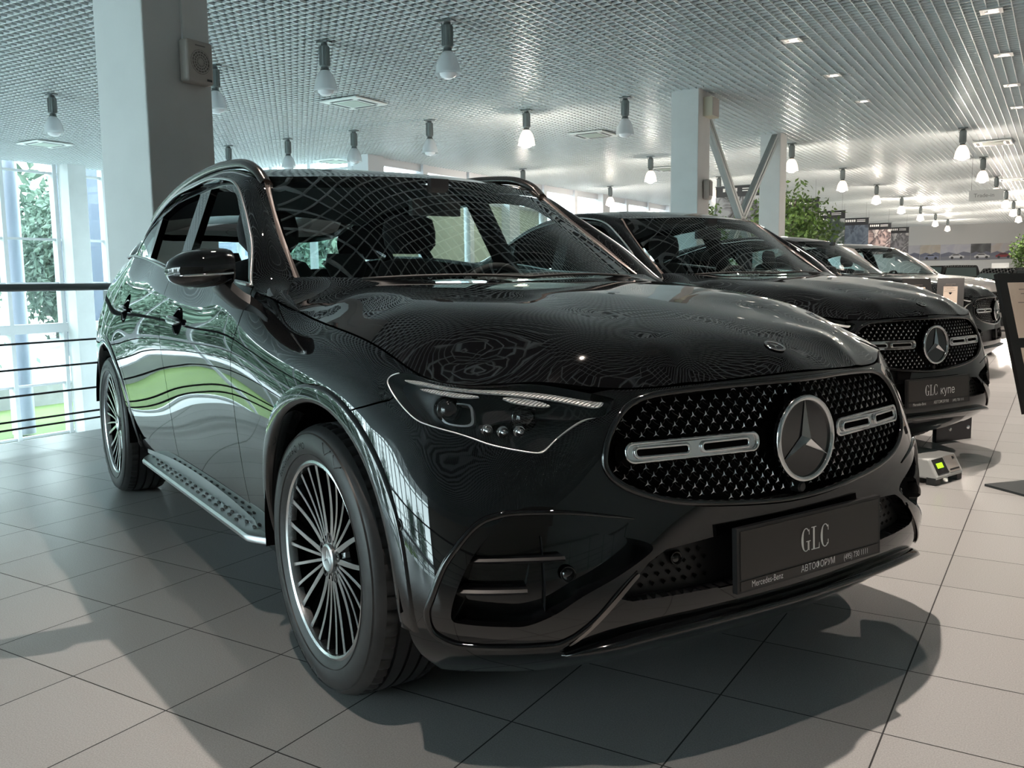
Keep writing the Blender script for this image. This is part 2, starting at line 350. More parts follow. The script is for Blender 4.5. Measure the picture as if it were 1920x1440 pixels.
# hood sheet z(x, y)
_e = S1(np.stack([np.linspace(4.09, U1, 26), np.full(26, V1)], 1))
HP = sym(np.concatenate([_e, [(-.40, -.822, 1.040), (-.49, -.80, 1.075), (-.565, -.757, 1.122), (-.53, -.60, 1.122), (-.45, -.35, 1.114), (-.41, 0, 1.109),
  (-.2, 0, 1.098), (0, 0, 1.080), (.2, 0, 1.057), (.4, 0, 1.024), (.55, 0, .992), (.66, 0, .963), (.744, 0, .934), (.795, 0, .905),
  (-.2, -.3, 1.097), (.1, -.3, 1.064), (.4, -.3, 1.013), (.6, -.3, .967), (.71, -.3, .925), (-.2, -.5, 1.092), (.1, -.5, 1.061), (.4, -.5, 1.008), (.55, -.5, .957), (.635, -.5, .909),
  (-.23, -.66, 1.084), (.07, -.63, 1.054), (.33, -.60, 1.011), (.5, -.58, .948), (-.2, -.745, 1.055), (.1, -.735, 1.023), (.33, -.73, .973), (.45, -.70, .924)]]))
_ht = TPS(HP[:, :2], HP[:, 2])
def SH(q): q = np.asarray(q, float); return np.stack([q[:, 0], q[:, 1], _ht(q)], 1)
NH = fdn(SH)
# roof sheet
RP = sym([(-1.0, 0, 1.515), (-1.14, 0, 1.545), (-1.4, 0, 1.585), (-1.75, 0, 1.606), (-2.2, 0, 1.605), (-2.7, 0, 1.575), (-3.1, 0, 1.525), (-3.45, 0, 1.45), (-3.6, 0, 1.405),
  (-1.04, -.35, 1.510), (-1.4, -.35, 1.578), (-2.0, -.35, 1.60), (-2.7, -.35, 1.565), (-3.4, -.35, 1.45), (-1.165, -.612, 1.509), (-1.3, -.61, 1.54), (-1.6, -.61, 1.572), (-2.0, -.605, 1.578), (-2.4, -.60, 1.565), (-2.8, -.59, 1.525), (-3.15, -.575, 1.465), (-3.45, -.55, 1.40)])
_rt = TPS(RP[:, :2], RP[:, 2])
def SR(q): q = np.asarray(q, float); return np.stack([q[:, 0], q[:, 1], _rt(q)], 1)
NR = fdn(SR)
# windscreen sheet x(y, z)
WP = sym([(-.405, 0, 1.105), (-.45, -.4, 1.112), (-.595, -.73, 1.12), (-.69, 0, 1.315), (-.735, -.38, 1.315), (-.875, -.675, 1.315), (-1.0, 0, 1.513), (-1.04, -.35, 1.508), (-1.163, -.606, 1.51)])
_wt = TPS(WP[:, 1:], WP[:, 0])
def SW(q): q = np.asarray(q, float); return np.stack([_wt(q), q[:, 0], q[:, 1]], 1)
NW = fdn(SW)
# side glass sheet y(x, z)
def SG(q): q = np.asarray(q, float); return np.stack([q[:, 0], -glass_w(q[:, 0], q[:, 1]), q[:, 1]], 1)
NG = fdn(SG)
# ------------------------------------------------------------------ outlines on the body
def uvl(P): return np.array([side(x, z) for x, z in P])
def arc(cx, cz, r, a0, a1, n): return [(cx+r*math.cos(t), cz+r*math.sin(t)) for t in np.radians(np.linspace(a0, a1, n))]
AF, AR, RA, RO = (.045, .36), (-2.888, .36), .437, .487
arF = uvl(arc(*AF, RA+.02, -12, 192, 45)); arR = uvl(arc(*AR, RA+.02, -10, 190, 45))
DZ = .385                                     # lower edge of the doors
gapA = spl([side(-.655, .385), side(-.668, .5), side(-.672, .65), side(-.66, .8), side(-.63, .91), side(-.60, .98), (side(-.595, 1.06))], 6)   # fender / front door
gapA = np.concatenate([gapA, [[side(-.60, 1.09)[0], V1]]])
gapB = spl([side(-1.63, .385), side(-1.635, .6), side(-1.62, .8), side(-1.63, .95), side(-1.66, 1.05)], 6); gapB = np.concatenate([gapB, [[side(-1.70, 1.15)[0], V1]]])
gapC = spl([side(-2.36, .385), side(-2.38, .5), side(-2.45, .66), side(-2.58, .80), side(-2.70, .92), side(-2.76, 1.05)], 6); gapC = np.concatenate([gapC, [[side(-2.80, 1.24)[0], V1]]])
GAPW = .0028
HL = [(4.815, .772), (4.812, .79), (4.819, .811), (4.838, .837), (4.865, .859), (4.905, .876), (4.976, .884), (5.038, .884), (5.116, .881), (5.183, .878), (5.264, .864), (5.343, .834), (5.384, .806), (5.384, .783), (5.374, .748), (5.357, .723), (5.332, .712), (5.311, .703), (5.283, .681), (5.245, .647), (5.217, .617), (5.199, .609), (5.168, .614), (5.133, .623), (5.098, .635), (5.066, .651), (5.039, .663), (5.014, .671), (4.975, .681), (4.941, .689), (4.904, .708), (4.862, .733), (4.831, .755)]
DRL = [[(4.871, .817), (4.894, .837), (4.925, .852), (4.988, .863), (5.043, .86), (5.091, .851), (5.182, .829), (5.27, .809), (5.343, .788), (5.361, .781), (5.362, .773), (5.356, .761), (5.339, .754), (5.267, .776), (5.181, .796), (5.107, .816), (5.028, .832), (4.953, .833), (4.901, .819)],
 [(4.936, .799), (4.949, .808), (4.968, .815), (5.015, .817), (5.06, .807), (5.088, .793), (5.078, .787), (5.06, .785), (5.029, .786), (4.978, .793)],
 [(5.143, .783), (5.157, .79), (5.186, .788), (5.221, .774), (5.244, .756), (5.239, .751), (5.222, .75), (5.193, .755), (5.164, .764)]]
SWO = [(5.334, .713), (5.312, .708), (5.284, .687), (5.246, .651), (5.215, .62), (5.199, .611), (5.205, .609), (5.219, .613), (5.247, .642), (5.285, .676), (5.313, .699), (5.332, .708)]
SQL = [(4.977, .746), (5.016, .76), (5.064, .76), (5.07, .716), (5.065, .69), (5.038, .685), (5.0, .694), (4.987, .718)]
HLs = spl(HL, 4, True)
GRL = [(0, .860), (.2, .8575), (.36, .850), (.43, .841), (.475, .823), (.512, .789), (.536, .75), (.547, .715), (.545, .69), (.527, .665), (.485, .640), (.42, .617), (.32, .598), (.2, .584), (.08, .574), (0, .572)]
GRs = np.array([front(w, z) for w, z in spl(GRL, 5)])
GRs[0, 0] = GRs[-1, 0] = U1
INA = [(.741, .587), (.767, .577), (.797, .556), (.826, .519), (.846, .482), (.861, .443), (.869, .403), (.866, .378), (.845, .372), (.773, .367), (.735, .369), (.683, .392), (.628, .427), (.549, .463), (.49, .493), (.462, .513), (.478, .530), (.53, .546), (.60, .562), (.68, .580)]
INAs = spl([front(w, z) for w, z in INA], 4, True)
INB = [(0, .520), (.30, .518), (.43, .508), (.475, .485), (.52, .445), (.55, .413), (.52, .404), (.37, .402), (0, .396)]
INBs = np.array([front(w, z) for w, z in INB]); INBs[0, 0] = INBs[-1, 0] = U1
# ------------------------------------------------------------------ wheels
def make_wheel():
    t = MB(); R = .366; prof = [(.262, .10), (.262, -.085), (.268, -.104), (.285, -.115), (.31, -.120), (.332, -.117), (.348, -.108)]
    t.lathe(prof+[(.356, -.098), (.3615, -.085)], 120, ax='y')
    # tread: ribs with lateral grooves
    for y0, y1 in ((-.085, -.056), (-.048, -.016), (-.008, .024), (.032, .060), (.068, .097)):
        n = 180; k0 = len(t.V)
        for j in range(n):
            q = 2*PI*j/n; g = (j % 3 == 0) and (y0 < -.06 or y1 > .07); r = R-(.006 if g else 0)
            e = .0045 if (y0 < -.06) else 0; f = .0045 if y1 > .07 else 0
            for r_, y_ in ((R-.012, y0), (r-e, y0), (r, (y0+y1)/2), (r-f, y1), (R-.012, y1)): t.V.append((r_*math.cos(q), y_, r_*math.sin(q)))
        for j in range(n):
            for i in range(4):
                a = k0+j*5+i; b = k0+((j+1) % n)*5+i; t.F.append((a, b, b+1, a+1)); t.M.append(0)
    t.lathe([(R-.011, -.09), (R-.011, .10)], 90, ax='y'); t.lathe([(.36, .095), (.345, .112), (.30, .118), (.262, .10)], 90, ax='y')
    # raised sidewall bars
    for q0 in (62, 74, 236, 248, 262):
        for s in (-1, 1):
            P = []
            for k in range(9):
                u = k/8; r = .292+.045*u; q = math.radians(q0+s*9*(u-.5)); P.append((r*math.cos(q), -.1185+.004*abs(u-.55)*2, r*math.sin(q)))
            t.tube(P, .0022, 6)
    for r in (.288, .343): t.lathe([(r-.002, -.1135 if r < .3 else -.1105), (r, -.1185 if r < .3 else -.1145), (r+.002, -.1155 if r < .3 else -.109)], 100, ax='y')
    tire = t.build('tire', M['rubber'], None, auto=38)
    b = MB(); b.lathe([(.2705, -.092), (.2705, -.104), (.262, -.107), (.256, -.103), (.254, -.085), (.249, -.03), (.245, .08)], 100, ax='y')
    wheel = b.build('wheel', [M['alum2']], None, auto=35)
    ri = MB(); ri.lathe([(.252, -.078), (.248, -.03), (.244, .09), (.20, .10), (.05, .10)], 80, ax='y'); inner = ri.build('rim_barrel', M['gloss'], wheel, True)
    link0 = lambda o: setattr(o, 'parent', wheel)
    link0(tire)
    # hub, bolts, cap
    h = MB(); h.lathe([(.085, -.02), (.085, -.055), (.070, -.072), (.046, -.078), (.04, -.078)], 40, ax='y')
    h.build('hub', M['gloss'], wheel, auto=40)
    c = MB(); c.lathe([(.0395, -.075), (.0395, -.086), (.034, -.0885), (.0325, -.0875), (0.0001, -.0875)], 40, ax='y'); cap = c.build('center_cap', M['alu'], wheel, auto=40)
    s = MB(); star3(s, .027, .0035); o = s.build('cap_star', M['chrome'], cap); o.rotation_euler = (PI/2, 0, 0); o.location = (0, -.0875, 0)
    for k in range(5):
        q = math.radians(90+72*k); x, z = .056*math.cos(q), .056*math.sin(q)
        bb = MB(); bb.lathe([(.0145, 0), (.0145, -.002), (.009, -.002), (.009, .012), (.0001, .012)], 16, ax='y'); o = bb.build('lug_bolt', M['satin'], wheel, auto=40); o.location = (x, -.0775, z)
    # disc brake
    d = MB(); d.lathe([(.17, .03), (.17, .0), (.08, .0), (.08, .03)], 60, ax='y'); d.build('brake_disc', M['brake'], wheel, auto=40)
    # five groups of five spokes
    def spoke(q_h, q_r, w_h, w_r, r0):
        V = []; F = []; N = 15; fm = []
        for i in range(N):
            u = i/(N-1); r = r0+(.2535-r0)*u; q = q_h+(q_r-q_h)*(u**1.5); w = w_h+(w_r-w_h)*u; w *= 1+.8*max(0, u-.9)*8*.4
            yf = -.079-.016*u**1.2+.004*math.sin(PI*u); e = np.array((math.cos(q), 0, math.sin(q))); g = np.array((-math.sin(q), 0, math.cos(q)))
            for o_, y_ in ((-.5*w-.003, yf+.026), (-.5*w, yf+.0012), (-.5*w+.001, yf), (.5*w-.001, yf), (.5*w, yf+.0012), (.5*w+.003, yf+.026)): V.append(e*r+g*o_+np.array((0, y_, 0)))
        for i in range(N-1):
            for j in range(6):
                F.append((i*6+j, i*6+(j+1) % 6, (i+1)*6+(j+1) % 6, (i+1)*6+j)); fm.append(0 if j in (1, 2, 3) else 1)
        F.append(tuple(range(6))); fm.append(1); F.append(tuple(range(6*N-6, 6*N))[::-1]); fm.append(1)
        return mk('rim_spoke', V, F, [M['alum2'], M['gloss']], wheel, False, fm)
    protos = []
    for a in range(5):
        c0 = 90+72*a
        for dh, dr, wh, wr, r0 in ((-13, -8.5, .017, .012, .040), (13, 8.5, .017, .012, .040), (25, 22, .009, .0095, .062), (36, 36, .009, .0095, .048), (47, 50, .009, .0095, .062)):
            if a == 0: protos.append(spoke(*np.radians([90+dh, 90+dr]), wh, wr, r0))
            else:
                o = protos[(13, 25, 36, 47).index(dh)+1 if dh > 0 else 0].copy(); COL.objects.link(o); o.parent = wheel; o.rotation_euler = (0, -math.radians(72*a), 0)
    # raised lettering round the shoulder
    L = MB()
    for txt, q0, r0, s in (('EcoContact 6 Q   MO', 142, .3015, .026), ):
        V, F = text_mesh(txt, s)
        A = np.array(V); w = A[:, 0].max(); q = np.radians(q0)-A[:, 0]/(r0+.008); r = r0+A[:, 1]
        L.add(np.stack([r*np.cos(q), -.1222+0*r, r*np.sin(q)], 1), F)
    L.build('sidewall_lettering', M['dark'], wheel)
    return wheel
def text_mesh(txt, size, sx=1.0):
    cu = bpy.data.curves.new('t', 'FONT'); cu.body = txt; cu.size = size; cu.resolution_u = 4; o = bpy.data.objects.new('t', cu); COL.objects.link(o)
    dg = bpy.context.evaluated_depsgraph_get(); me = bpy.data.meshes.new_from_object(o.evaluated_get(dg))
    V = [(v.co.x*sx, v.co.y, 0) for v in me.vertices]; F = [tuple(p.vertices) for p in me.polygons]
    bpy.data.objects.remove(o); bpy.data.curves.remove(cu); bpy.data.meshes.remove(me); return V, F
def star3(mb, R, h, r=None, m=0):             # three-pointed star, ridged, in the xy plane with z up
    r = r or R*.17; k = len(mb.V); mb.V.append((0, 0, h))
    for i in range(6):
        q = PI/2+i*PI/3; rr = R if i % 2 == 0 else r; mb.V.append((rr*math.cos(q), rr*math.sin(q), 0))
    for i in range(6): mb.F.append((k, k+1+i, k+1+(i+1) % 6)); mb.M.append(m)
def serif(mb, ch, x, s, z0=0, m=0):           # tall serif capitals; returns the advance
    def quad(P): mb.add([(x+p[0]*s, p[1]*s, z0) for p in P], [tuple(range(len(P)))], m)
    def bow(cx, cy, rx, ry, a0, a1, t0, t1, n=22):
        V = []
        for i in range(n):
            u = i/(n-1); q = math.radians(a0+(a1-a0)*u); t = t0+(t1-t0)*abs(math.cos(q))**1.3
            V += [(x+(cx+rx*math.cos(q))*s, (cy+ry*math.sin(q))*s, z0), (x+(cx+(rx-t)*math.cos(q))*s, (cy+(ry-t*.35-.025)*math.sin(q))*s, z0)]
        mb.add(V, [(2*i, 2*i+2, 2*i+3, 2*i+1) for i in range(n-1)], m)
    if ch in 'GC':
        bow(.27, .5, .26, .51, 48, 312, .045, .125); quad([(.43, .70), (.465, .70), (.465, .95), (.43, .88)])
        if ch == 'G': quad([(.36, .05), (.46, .02), (.46, .42), (.36, .42)]); quad([(.28, .40), (.53, .40), (.53, .44), (.28, .44)]); return .57*s
        quad([(.43, .30), (.465, .30), (.465, .08), (.43, .13)]); return .53*s
    if ch == 'L':
        quad([(.09, 0), (.19, 0), (.19, 1), (.09, 1)]); quad([(0, .96), (.28, .96), (.28, 1), (0, 1)]); quad([(0, 0), (.46, 0), (.46, .045), (0, .045)]); quad([(.41, .045), (.46, .045), (.46, .26), (.44, .26)]); return .51*s
    return .3*s
# ------------------------------------------------------------------ the car
def half(car, s):                             # everything that comes in a right (s=1) and a left (s=-1) version
    sd = -s; P = M['paint']
    nn = lambda n: n
    shift = lambda L, d: np.asarray(L)+[d, 0]
    # front fender: between the door gap, the hood edge, the lamp, the bumper gap and the wheel arch
    ht = np.array(HL[5]); i0 = np.argmin(np.linalg.norm(HLs-ht, axis=1)); hlb = HLs[np.r_[i0:-1:-1]] if False else HLs
    kb = np.argmin(np.linalg.norm(HLs-np.array((4.856, .722)), axis=1)); front_hl = np.concatenate([HLs[kb:], HLs[:i0+1]])   # from the gap end up round the tip
    gb = spl([(4.640, .600), (4.70, .636), (4.756, .666), (4.856, .721)], 6)
    # arch as seen in uv, from rear foot to front foot
    a = arF[::-1]
    jf = np.argmin(np.linalg.norm(a-gb[0], axis=1))
    foot_r = a[0]
    top = np.stack([np.linspace(4.903, gapA[-1][0]+GAPW*2, 40), np.full(40, V1-.004)], 1)
    fender = np.concatenate([shift(front_hl, -.003)[:], top, shift(gapA[::-1], GAPW), [side(-.655, .24)+[GAPW, 0]], [(foot_r[0], side(-.5, .24)[1])], a[:jf+1], shift(gb[:-1], 0)+[0, .003]])
    panel('front_fender', [fender], .03, P, car, sidey=sd)
    # doors
    def door(name, g0, g1, hx, hz):
        n = len(g0); b = np.stack([np.linspace(g1[0][0], g0[0][0], 20), np.full(20, 0)], 1); 
        t = np.stack([np.linspace(g0[-1][0], g1[-1][0], 40), np.full(40, V1-.001)], 1)
        lo = np.stack([np.linspace(g1[0][0], g0[0][0], 12), np.linspace(g1[0][1], g0[0][1], 12)], 1)
        u0 = side(hx, hz); hole = np.array([u0+(.078*math.cos(t_), .050*math.sin(t_)) for t_ in np.linspace(0, 2*PI, 41)[:-1]])
        return panel(name, [np.concatenate([g0, t, g1[::-1], lo[1:-1]]), hole], .03, P, car, sidey=sd, flange=.006)
    d1 = door('front_door', shift(gapA, -GAPW), shift(gapB, GAPW), -1.345, .962)
    d2 = door('rear_door', shift(gapB, -GAPW), shift(gapC, GAPW), -2.395, .985)
    # rear quarter and rear end
    tl = [(.52, .60), (.60, .70), (.86, .72), (1.12, .68), (1.19, .63), (1.10, .585), (.80, .56), (.60, .55)]
    ar = arR[::-1]
    q = np.concatenate([shift(gapC, -GAPW), np.stack([np.linspace(gapC[-1][0], 0, 50), np.full(50, V1-.001)], 1), [(0, 0)], [(ar[0][0]-.01, 0)], ar, [(ar[-1][0]+.02, side(-2.36, .3)[1]), (gapC[0][0]-GAPW, side(-2.36, .3)[1])]])
    panel('quarter_panel', [q, spl(tl, 5, True)], .035, P, car, sidey=sd)
    panel('tail_light', [spl(tl, 5, True)*[1, 1]], .03, M['tail'], car, sidey=sd, off=.001)
    # sill below the doors
    sl = np.concatenate([[side(x, .378) for x in np.linspace(-.62, -2.40, 30)], [side(x, .262) for x in np.linspace(-2.38, -.60, 30)]])
    panel('sill', [sl], .03, M['gloss'], car, sidey=sd, off=-.004)
    # arch lips
    for c, a0, a1, l0, l1 in ((AF, -3, 196, 2, 187), (AR, -6, 186, -4, 170)):
        th = np.radians(np.linspace(a0, a1, 64)); prof = [(RA-.004, -.06), (RA-.002, -.004), (RA+.003, .004), (RA+.014, .006), (RA+.038, .0052), (RO-.002, .0035), (RO+.001, -.004)]; V = []
        for t in th:
            zz = max(c[1]+RO*math.sin(t), .255); p0 = S1([side(c[0]+RA*math.cos(t), max(c[1]+RA*math.sin(t), .255))])[0]; p1 = S1([side(c[0]+RO*math.cos(t), zz)])[0]
            for r, o in prof:
                u = np.clip((r-RA)/(RO-RA), 0, 1); w = -(p0[1]*(1-u)+p1[1]*u)+o; V.append((c[0]+r*math.cos(t), -w*s, c[1]+r*math.sin(t)))
        k = len(prof); F = [(i*k+j, (i+1)*k+j, (i+1)*k+j+1, i*k+j+1) for i in range(63) for j in range(k-1)]
        o = mk('arch_lip', V, F, P, car, True)
        # liner
        L = MB(); n = 40
        for i in range(n):
            t = math.radians(l0+(l1-l0)*i/(n-1))
            for w in (.50, .935): L.V.append((c[0]+(RA+.018)*math.cos(t), -w*s, c[1]+(RA+.018)*math.sin(t)))
        L.F = [(2*i, 2*i+2, 2*i+3, 2*i+1) for i in range(n-1)]; L.M = [0]*(n-1); L.V.append((c[0], -.5*s, c[1]-.1)); q_ = len(L.V)-1; L.F += [(q_, 2*i, 2*i+2) for i in range(n-1)]; L.M += [0]*(n-1)
        L.build('wheel_arch_liner', M['dark'], car, True)
    # handles in round cups
    for d, x, z in ((d1, -1.345, .962), (d2, -2.395, .985)):
        u = side(x, z); cup = MB(); c0 = S1([u])[0]; n0 = N1([u])[0]; ex = np.array((1, 0, -.03)); ez = np.cross(n0, ex); ez /= np.linalg.norm(ez); ex = np.cross(ez, n0)
        if ez[2] < 0: ez = -ez
        def at(a, b, o): p = c0+ex*a+ez*b+n0*o; return (p[0], p[1]*s, p[2])
        n = 36
        for rr, o in ((1.02, -.0025), (.97, -.004), (.88, -.010), (.72, -.018), (.45, -.024), (.02, -.026)):
            for j in range(n): cup.V.append(at(.078*rr*math.cos(2*PI*j/n), .050*rr*math.sin(2*PI*j/n), o+.0012))
        for i in range(5):
            for j in range(n): cup.F.append((i*n+j, i*n+(j+1) % n, (i+1)*n+(j+1) % n, (i+1)*n+j)); cup.M.append(0)
        cup.build('handle_cup', P, d, True)
        hb = MB(); L = np.linspace(-.13, .085, 16); V = []
        for a_ in L:
            e = math.sqrt(max(0, 1-((a_+.0225)/.1085)**4)); hh = .0165*max(e, .25)
            for k in range(10):
                t = 2*PI*k/10; V.append(at(a_, .002+hh*math.sin(t), .006+.010*e+.008*e*math.cos(t)))
        hb.add(V, [(i*10+k, i*10+(k+1) % 10, (i+1)*10+(k+1) % 10, (i+1)*10+k) for i in range(15) for k in range(10)]+[tuple(range(10)), tuple(range(150, 160))])
        hb.build('door_handle', P, d, True)
    # body frame round the side glass
    L1 = spl([(-.31, -.833, 1.019), (-.45, -.865, 1.060), (-.60, -.876, 1.098), (-.78, -.812, 1.243), (-1.06, -.748, 1.404), (-1.23, -.720, 1.483), (-1.405, -.706, 1.518), (-1.64, -.701, 1.540), (-1.89, -.701, 1.533), (-2.26, -.700, 1.516), (-2.60, -.703, 1.451), (-2.82, -.712, 1.372), (-2.935, -.738, 1.275), (-3.02, -.775, 1.252), (-3.2, -.742, 1.245)], 8)
    L2 = spl([(-.32, -.829, 1.024), (-.50, -.795, 1.075), (-.60, -.744, 1.128), (-.80, -.716, 1.262), (-.95, -.684, 1.360), (-1.07, -.661, 1.444), (-1.18, -.640, 1.512), (-1.45, -.625, 1.563), (-1.85, -.615, 1.580), (-2.26, -.606, 1.572), (-2.62, -.60, 1.542), (-2.95, -.59, 1.498), (-3.25, -.58, 1.44), (-3.40, -.60, 1.36), (-3.47, -.66, 1.235)], 8)
    strip('side_frame', Y(L1, 1), Y(L2, 1), P, car, np.interp(np.arange(len(L1)), [0, 12, 30, 60, 112], [.001, .010, .016, .016, .016]), 12, sd)
    i1, i2 = 16, 48
    L3 = spl([(-.575, -.728, 1.118), (-.80, -.694, 1.252), (-.95, -.667, 1.352), (-1.07, -.641, 1.437), (-1.168, -.615, 1.510)], 8)
    strip('pillar_trim', L2[16:49], L3, M['warmtrim'], car, .006, 6, sd)
    # roof rail
    rr = spl([(-1.12, -.640, 1.492), (-1.20, -.642, 1.545), (-1.33, -.640, 1.587), (-1.50, -.637, 1.608), (-1.75, -.632, 1.622), (-2.05, -.627, 1.620), (-2.4, -.622, 1.598), (-2.7, -.615, 1.563), (-3.0, -.607, 1.512), (-3.12, -.602, 1.472)], 6)
    R = MB(); n = 10
    for p in rr:
        for k in range(n): t = 2*PI*k/n; R.V.append((p[0], (p[1]+.024*math.cos(t)*(1-.25*math.sin(t)))*s, p[2]-.018+.020*math.sin(t)))
    R.F = [(i*n+k, i*n+(k+1) % n, (i+1)*n+(k+1) % n, (i+1)*n+k) for i in range(len(rr)-1) for k in range(n)]+[tuple(range(n)), tuple(range(n*len(rr)-n, n*len(rr)))]; R.M = [0]*len(R.F)
    R.build('roof_rail', M['warmtrim'] if False else M['railm'], car, True)
    # chrome line round the windows
    T = MB(); T.tube(Y(L1[16:105]*[1, 1, 1]+[0, -.006, .0], s), .005, 8); bl = [(x, -(glass_w(x, b_)+.010), b_+.004) for x, b_ in zip(np.linspace(-.60, -2.93, 50), belt(np.linspace(-.60, -2.93, 50)))]
    T.tube(Y([np.asarray(p, float).ravel() for p in bl], s), .005, 8); T.build('window_chrome', M['alu'], car, True)
    # black window frames and pillars, quarter glass
    fr = []
    up = L1[16:105]; upz = np.stack([up[:, 0], up[:, 2]], 1); lowx = np.linspace(-2.93, -.60, 50); low = np.stack([lowx, belt(lowx)+.0], 1)
    out = np.concatenate([upz, low[1:-1]])
    def lerp(P, x): return np.interp(x, P[::-1, 0], P[::-1, 1])
    def opening(x0, x1, lean0, lean1, m=.03):          # x0 rear, x1 front, at belt height; lean per metre of height
        pts = []; zt = lambda x: lerp(upz, x)-m
        for k in range(25):
            u = k/24
            x = x1-.02-(x1-x0-.04)*u; pts.append((x, float(belt(x)[0])+.012))
        for k in range(1, 12):
            u = k/12; xx = x0+lean0*u*.34; pts.append((xx, float(belt(x0)[0])+.012+(zt(x0+lean0*.34)-float(belt(x0)[0])-.012)*u))
        for k in range(41):
            u = k/40; xa = x0+lean0*.34; xb = x1+lean1*.34; x = xa+(xb-xa)*u; z = zt(x)
            pts.append((x, z))
        return pts
    def front_open():
        pts = []; xs = np.linspace(-.70, -1.60, 24); pts += [(x, float(belt(x)[0])+.012) for x in xs]
        for u in np.linspace(.08, 1, 14): pts.append((-1.60-.07*u, float(belt(-1.6)[0])+.012+(lerp(upz, -1.67)-.035-float(belt(-1.6)[0])-.012)*u))
        c = [(x, z) for x, z in upz if -1.60 < x < -.60][::-1]
        for x, z in c: pts.append((x-.045*smooth(z, 1.54, 1.42), z-.035))
        pts = [p for p in pts if p[1] > float(belt(p[0])[0])+.010 and p[0] < -.695 or p in pts[:38]]
        return pts
    def rear_open():
        pts = []; xs = np.linspace(-1.76, -2.42, 18); pts += [(x, float(belt(x)[0])+.012) for x in xs]
        xr0, xr1 = -2.42, -2.50
        for u in np.linspace(.08, 1, 12): pts.append((xr0+(xr1-xr0)*u, float(belt(xr0)[0])+.012+(lerp(upz, xr1)-.03-float(belt(xr0)[0])-.012)*u))
        pts += [(x, lerp(upz, x)-.032) for x in np.linspace(-2.48, -1.83, 18)]
        return pts
    def quarter():
        xs = np.linspace(-2.49, -2.89, 10); pts = [(x, float(belt(x)[0])+.012) for x in xs]
        c = [(x+.012, z-.012) for x, z in upz[::-1] if -2.90 < x < -2.57]
        return pts+c+[(-2.565, lerp(upz, -2.565)-.025)]
    fo, ro, qo = front_open(), rear_open(), quarter()
    panel('window_frame', [out, fo, ro, qo], .05, M['gloss'], car, S=SG, N=NG, sidey=sd, off=-.012, flange=.03)
    panel('quarter_glass', [qo], .05, M['tint'], car, S=SG, N=NG, sidey=sd, off=-.014, flange=0)
    if s < 0:
        panel('door_window', [fo], .05, M['tint'], car, S=SG, N=NG, sidey=sd, off=-.02, flange=0); panel('door_window', [ro], .05, M['tint'], car, S=SG, N=NG, sidey=sd, off=-.02, flange=0)
    # small triangular pane and mirror
    mir = MB(); n = 20; sec = []
    ys = np.linspace(0, 1, 17)
    for u in ys:                                       # inner to outer
        y = .944+.186*u; k = math.sqrt(max(0, 1-max(0, (u-.35)/.65)**2.3)); k *= 1-.12*(1-min(1, u/.2))**2
        zc = 1.156-.012*u; hz = .058*k+.003; dx = .085*k+.004
        for j in range(n):
            t = 2*PI*j/n; cx, cz = math.cos(t), math.sin(t); px = -.63+dx*np.sign(cx)*abs(cx)**.8*(1.0 if cx > 0 else .55); pz = zc+hz*np.sign(cz)*abs(cz)**.75*(1.05 if cz > 0 else .95)
            sec.append((px-.03*u, -y*s, pz))
    F = [(i*n+j, i*n+(j+1) % n, (i+1)*n+(j+1) % n, (i+1)*n+j) for i in range(16) for j in range(n)]+[tuple(range(n)), tuple(range(16*n, 17*n))]
    fm = [1 if ((j+.5) % n)/n > .56 and ((j+.5) % n)/n < .97 else 0 for i in range(16) for j in range(n)]+[0, 0]
    mir.V = sec; mir.F = F; mir.M = fm; mo = mir.build('side_mirror', [P, M['gloss']], car, True)
    if s < 0: mo.location = (-.63-.94+.16, .935-.63+.10, 0); mo.rotation_euler.z = PI/2
    st = MB(); A = [(-.575, .93, 1.05), (-.71, .93, 1.05), (-.70, .90, 1.035), (-.585, .90, 1.035)]
    sec = []
    for u in np.linspace(0, 1, 7):
        y = .885+.10*u; z = 1.035+.085*u**1.4; w_ = .075-.02*u; h_ = .03+.01*u
        for dx, dz in ((w_, 0), (.7*w_, h_), (-.7*w_, h_), (-w_, 0), (-.7*w_, -h_*.8), (.7*w_, -h_*.8)): sec.append((-.64+dx, -y*s, z+dz))
    st.add(sec, [(i*6+j, i*6+(j+1) % 6, (i+1)*6+(j+1) % 6, (i+1)*6+j) for i in range(6) for j in range(6)]+[tuple(range(6)), tuple(range(36, 42))]); st.build('mirror_arm', M['satin'], mo, auto=50)
    ind = MB(); ind.tube([(-.63-.03*u+.086*math.sqrt(max(0, 1-max(0, (u-.35)/.65)**2.3))+.001, -(.95+.172*u)*s, 1.138-.008*u) for u in np.linspace(.02, .97, 16)], .0045, 8); ind.build('indicator_strip', M['chrome'], mo, True)
    gl = MB(); gl.lathe([(.0001, 0), (.045, 0)], 24, (0, 0, 0), 'x'); g = gl.build('mirror_glass', M['chrome'], mo, True); g.location = (-.69, -1.03*s, 1.152); g.scale = (1, 1.6, 1)
    # running board with rubber studs
    bx = np.linspace(-.50, -2.22, 40); rb = MB(); secs = []
    for i, x in enumerate(bx):
        e = smooth(x, -.50, -.62)*smooth(-x, -2.22, -2.08) if False else min(1, (-.47-x)/.12, (x+2.26)/.12); e = math.sqrt(max(0, min(1, e))); wi = .83; wo = .845+.097*e
        for w, z in ((wi, .300), (wo-.018, .302), (wo-.006, .299), (wo, .290), (wo-.002, .278), (wo-.02, .270), (wi, .262)): secs.append((x, -w*s, z))
    rb.add(secs, [(i*7+j, (i+1)*7+j, (i+1)*7+j+1, i*7+j+1) for i in range(39) for j in range(6)]+[tuple(range(7)), tuple(range(39*7, 40*7))]); rbo = rb.build('running_board', M['alu'], car, auto=40)
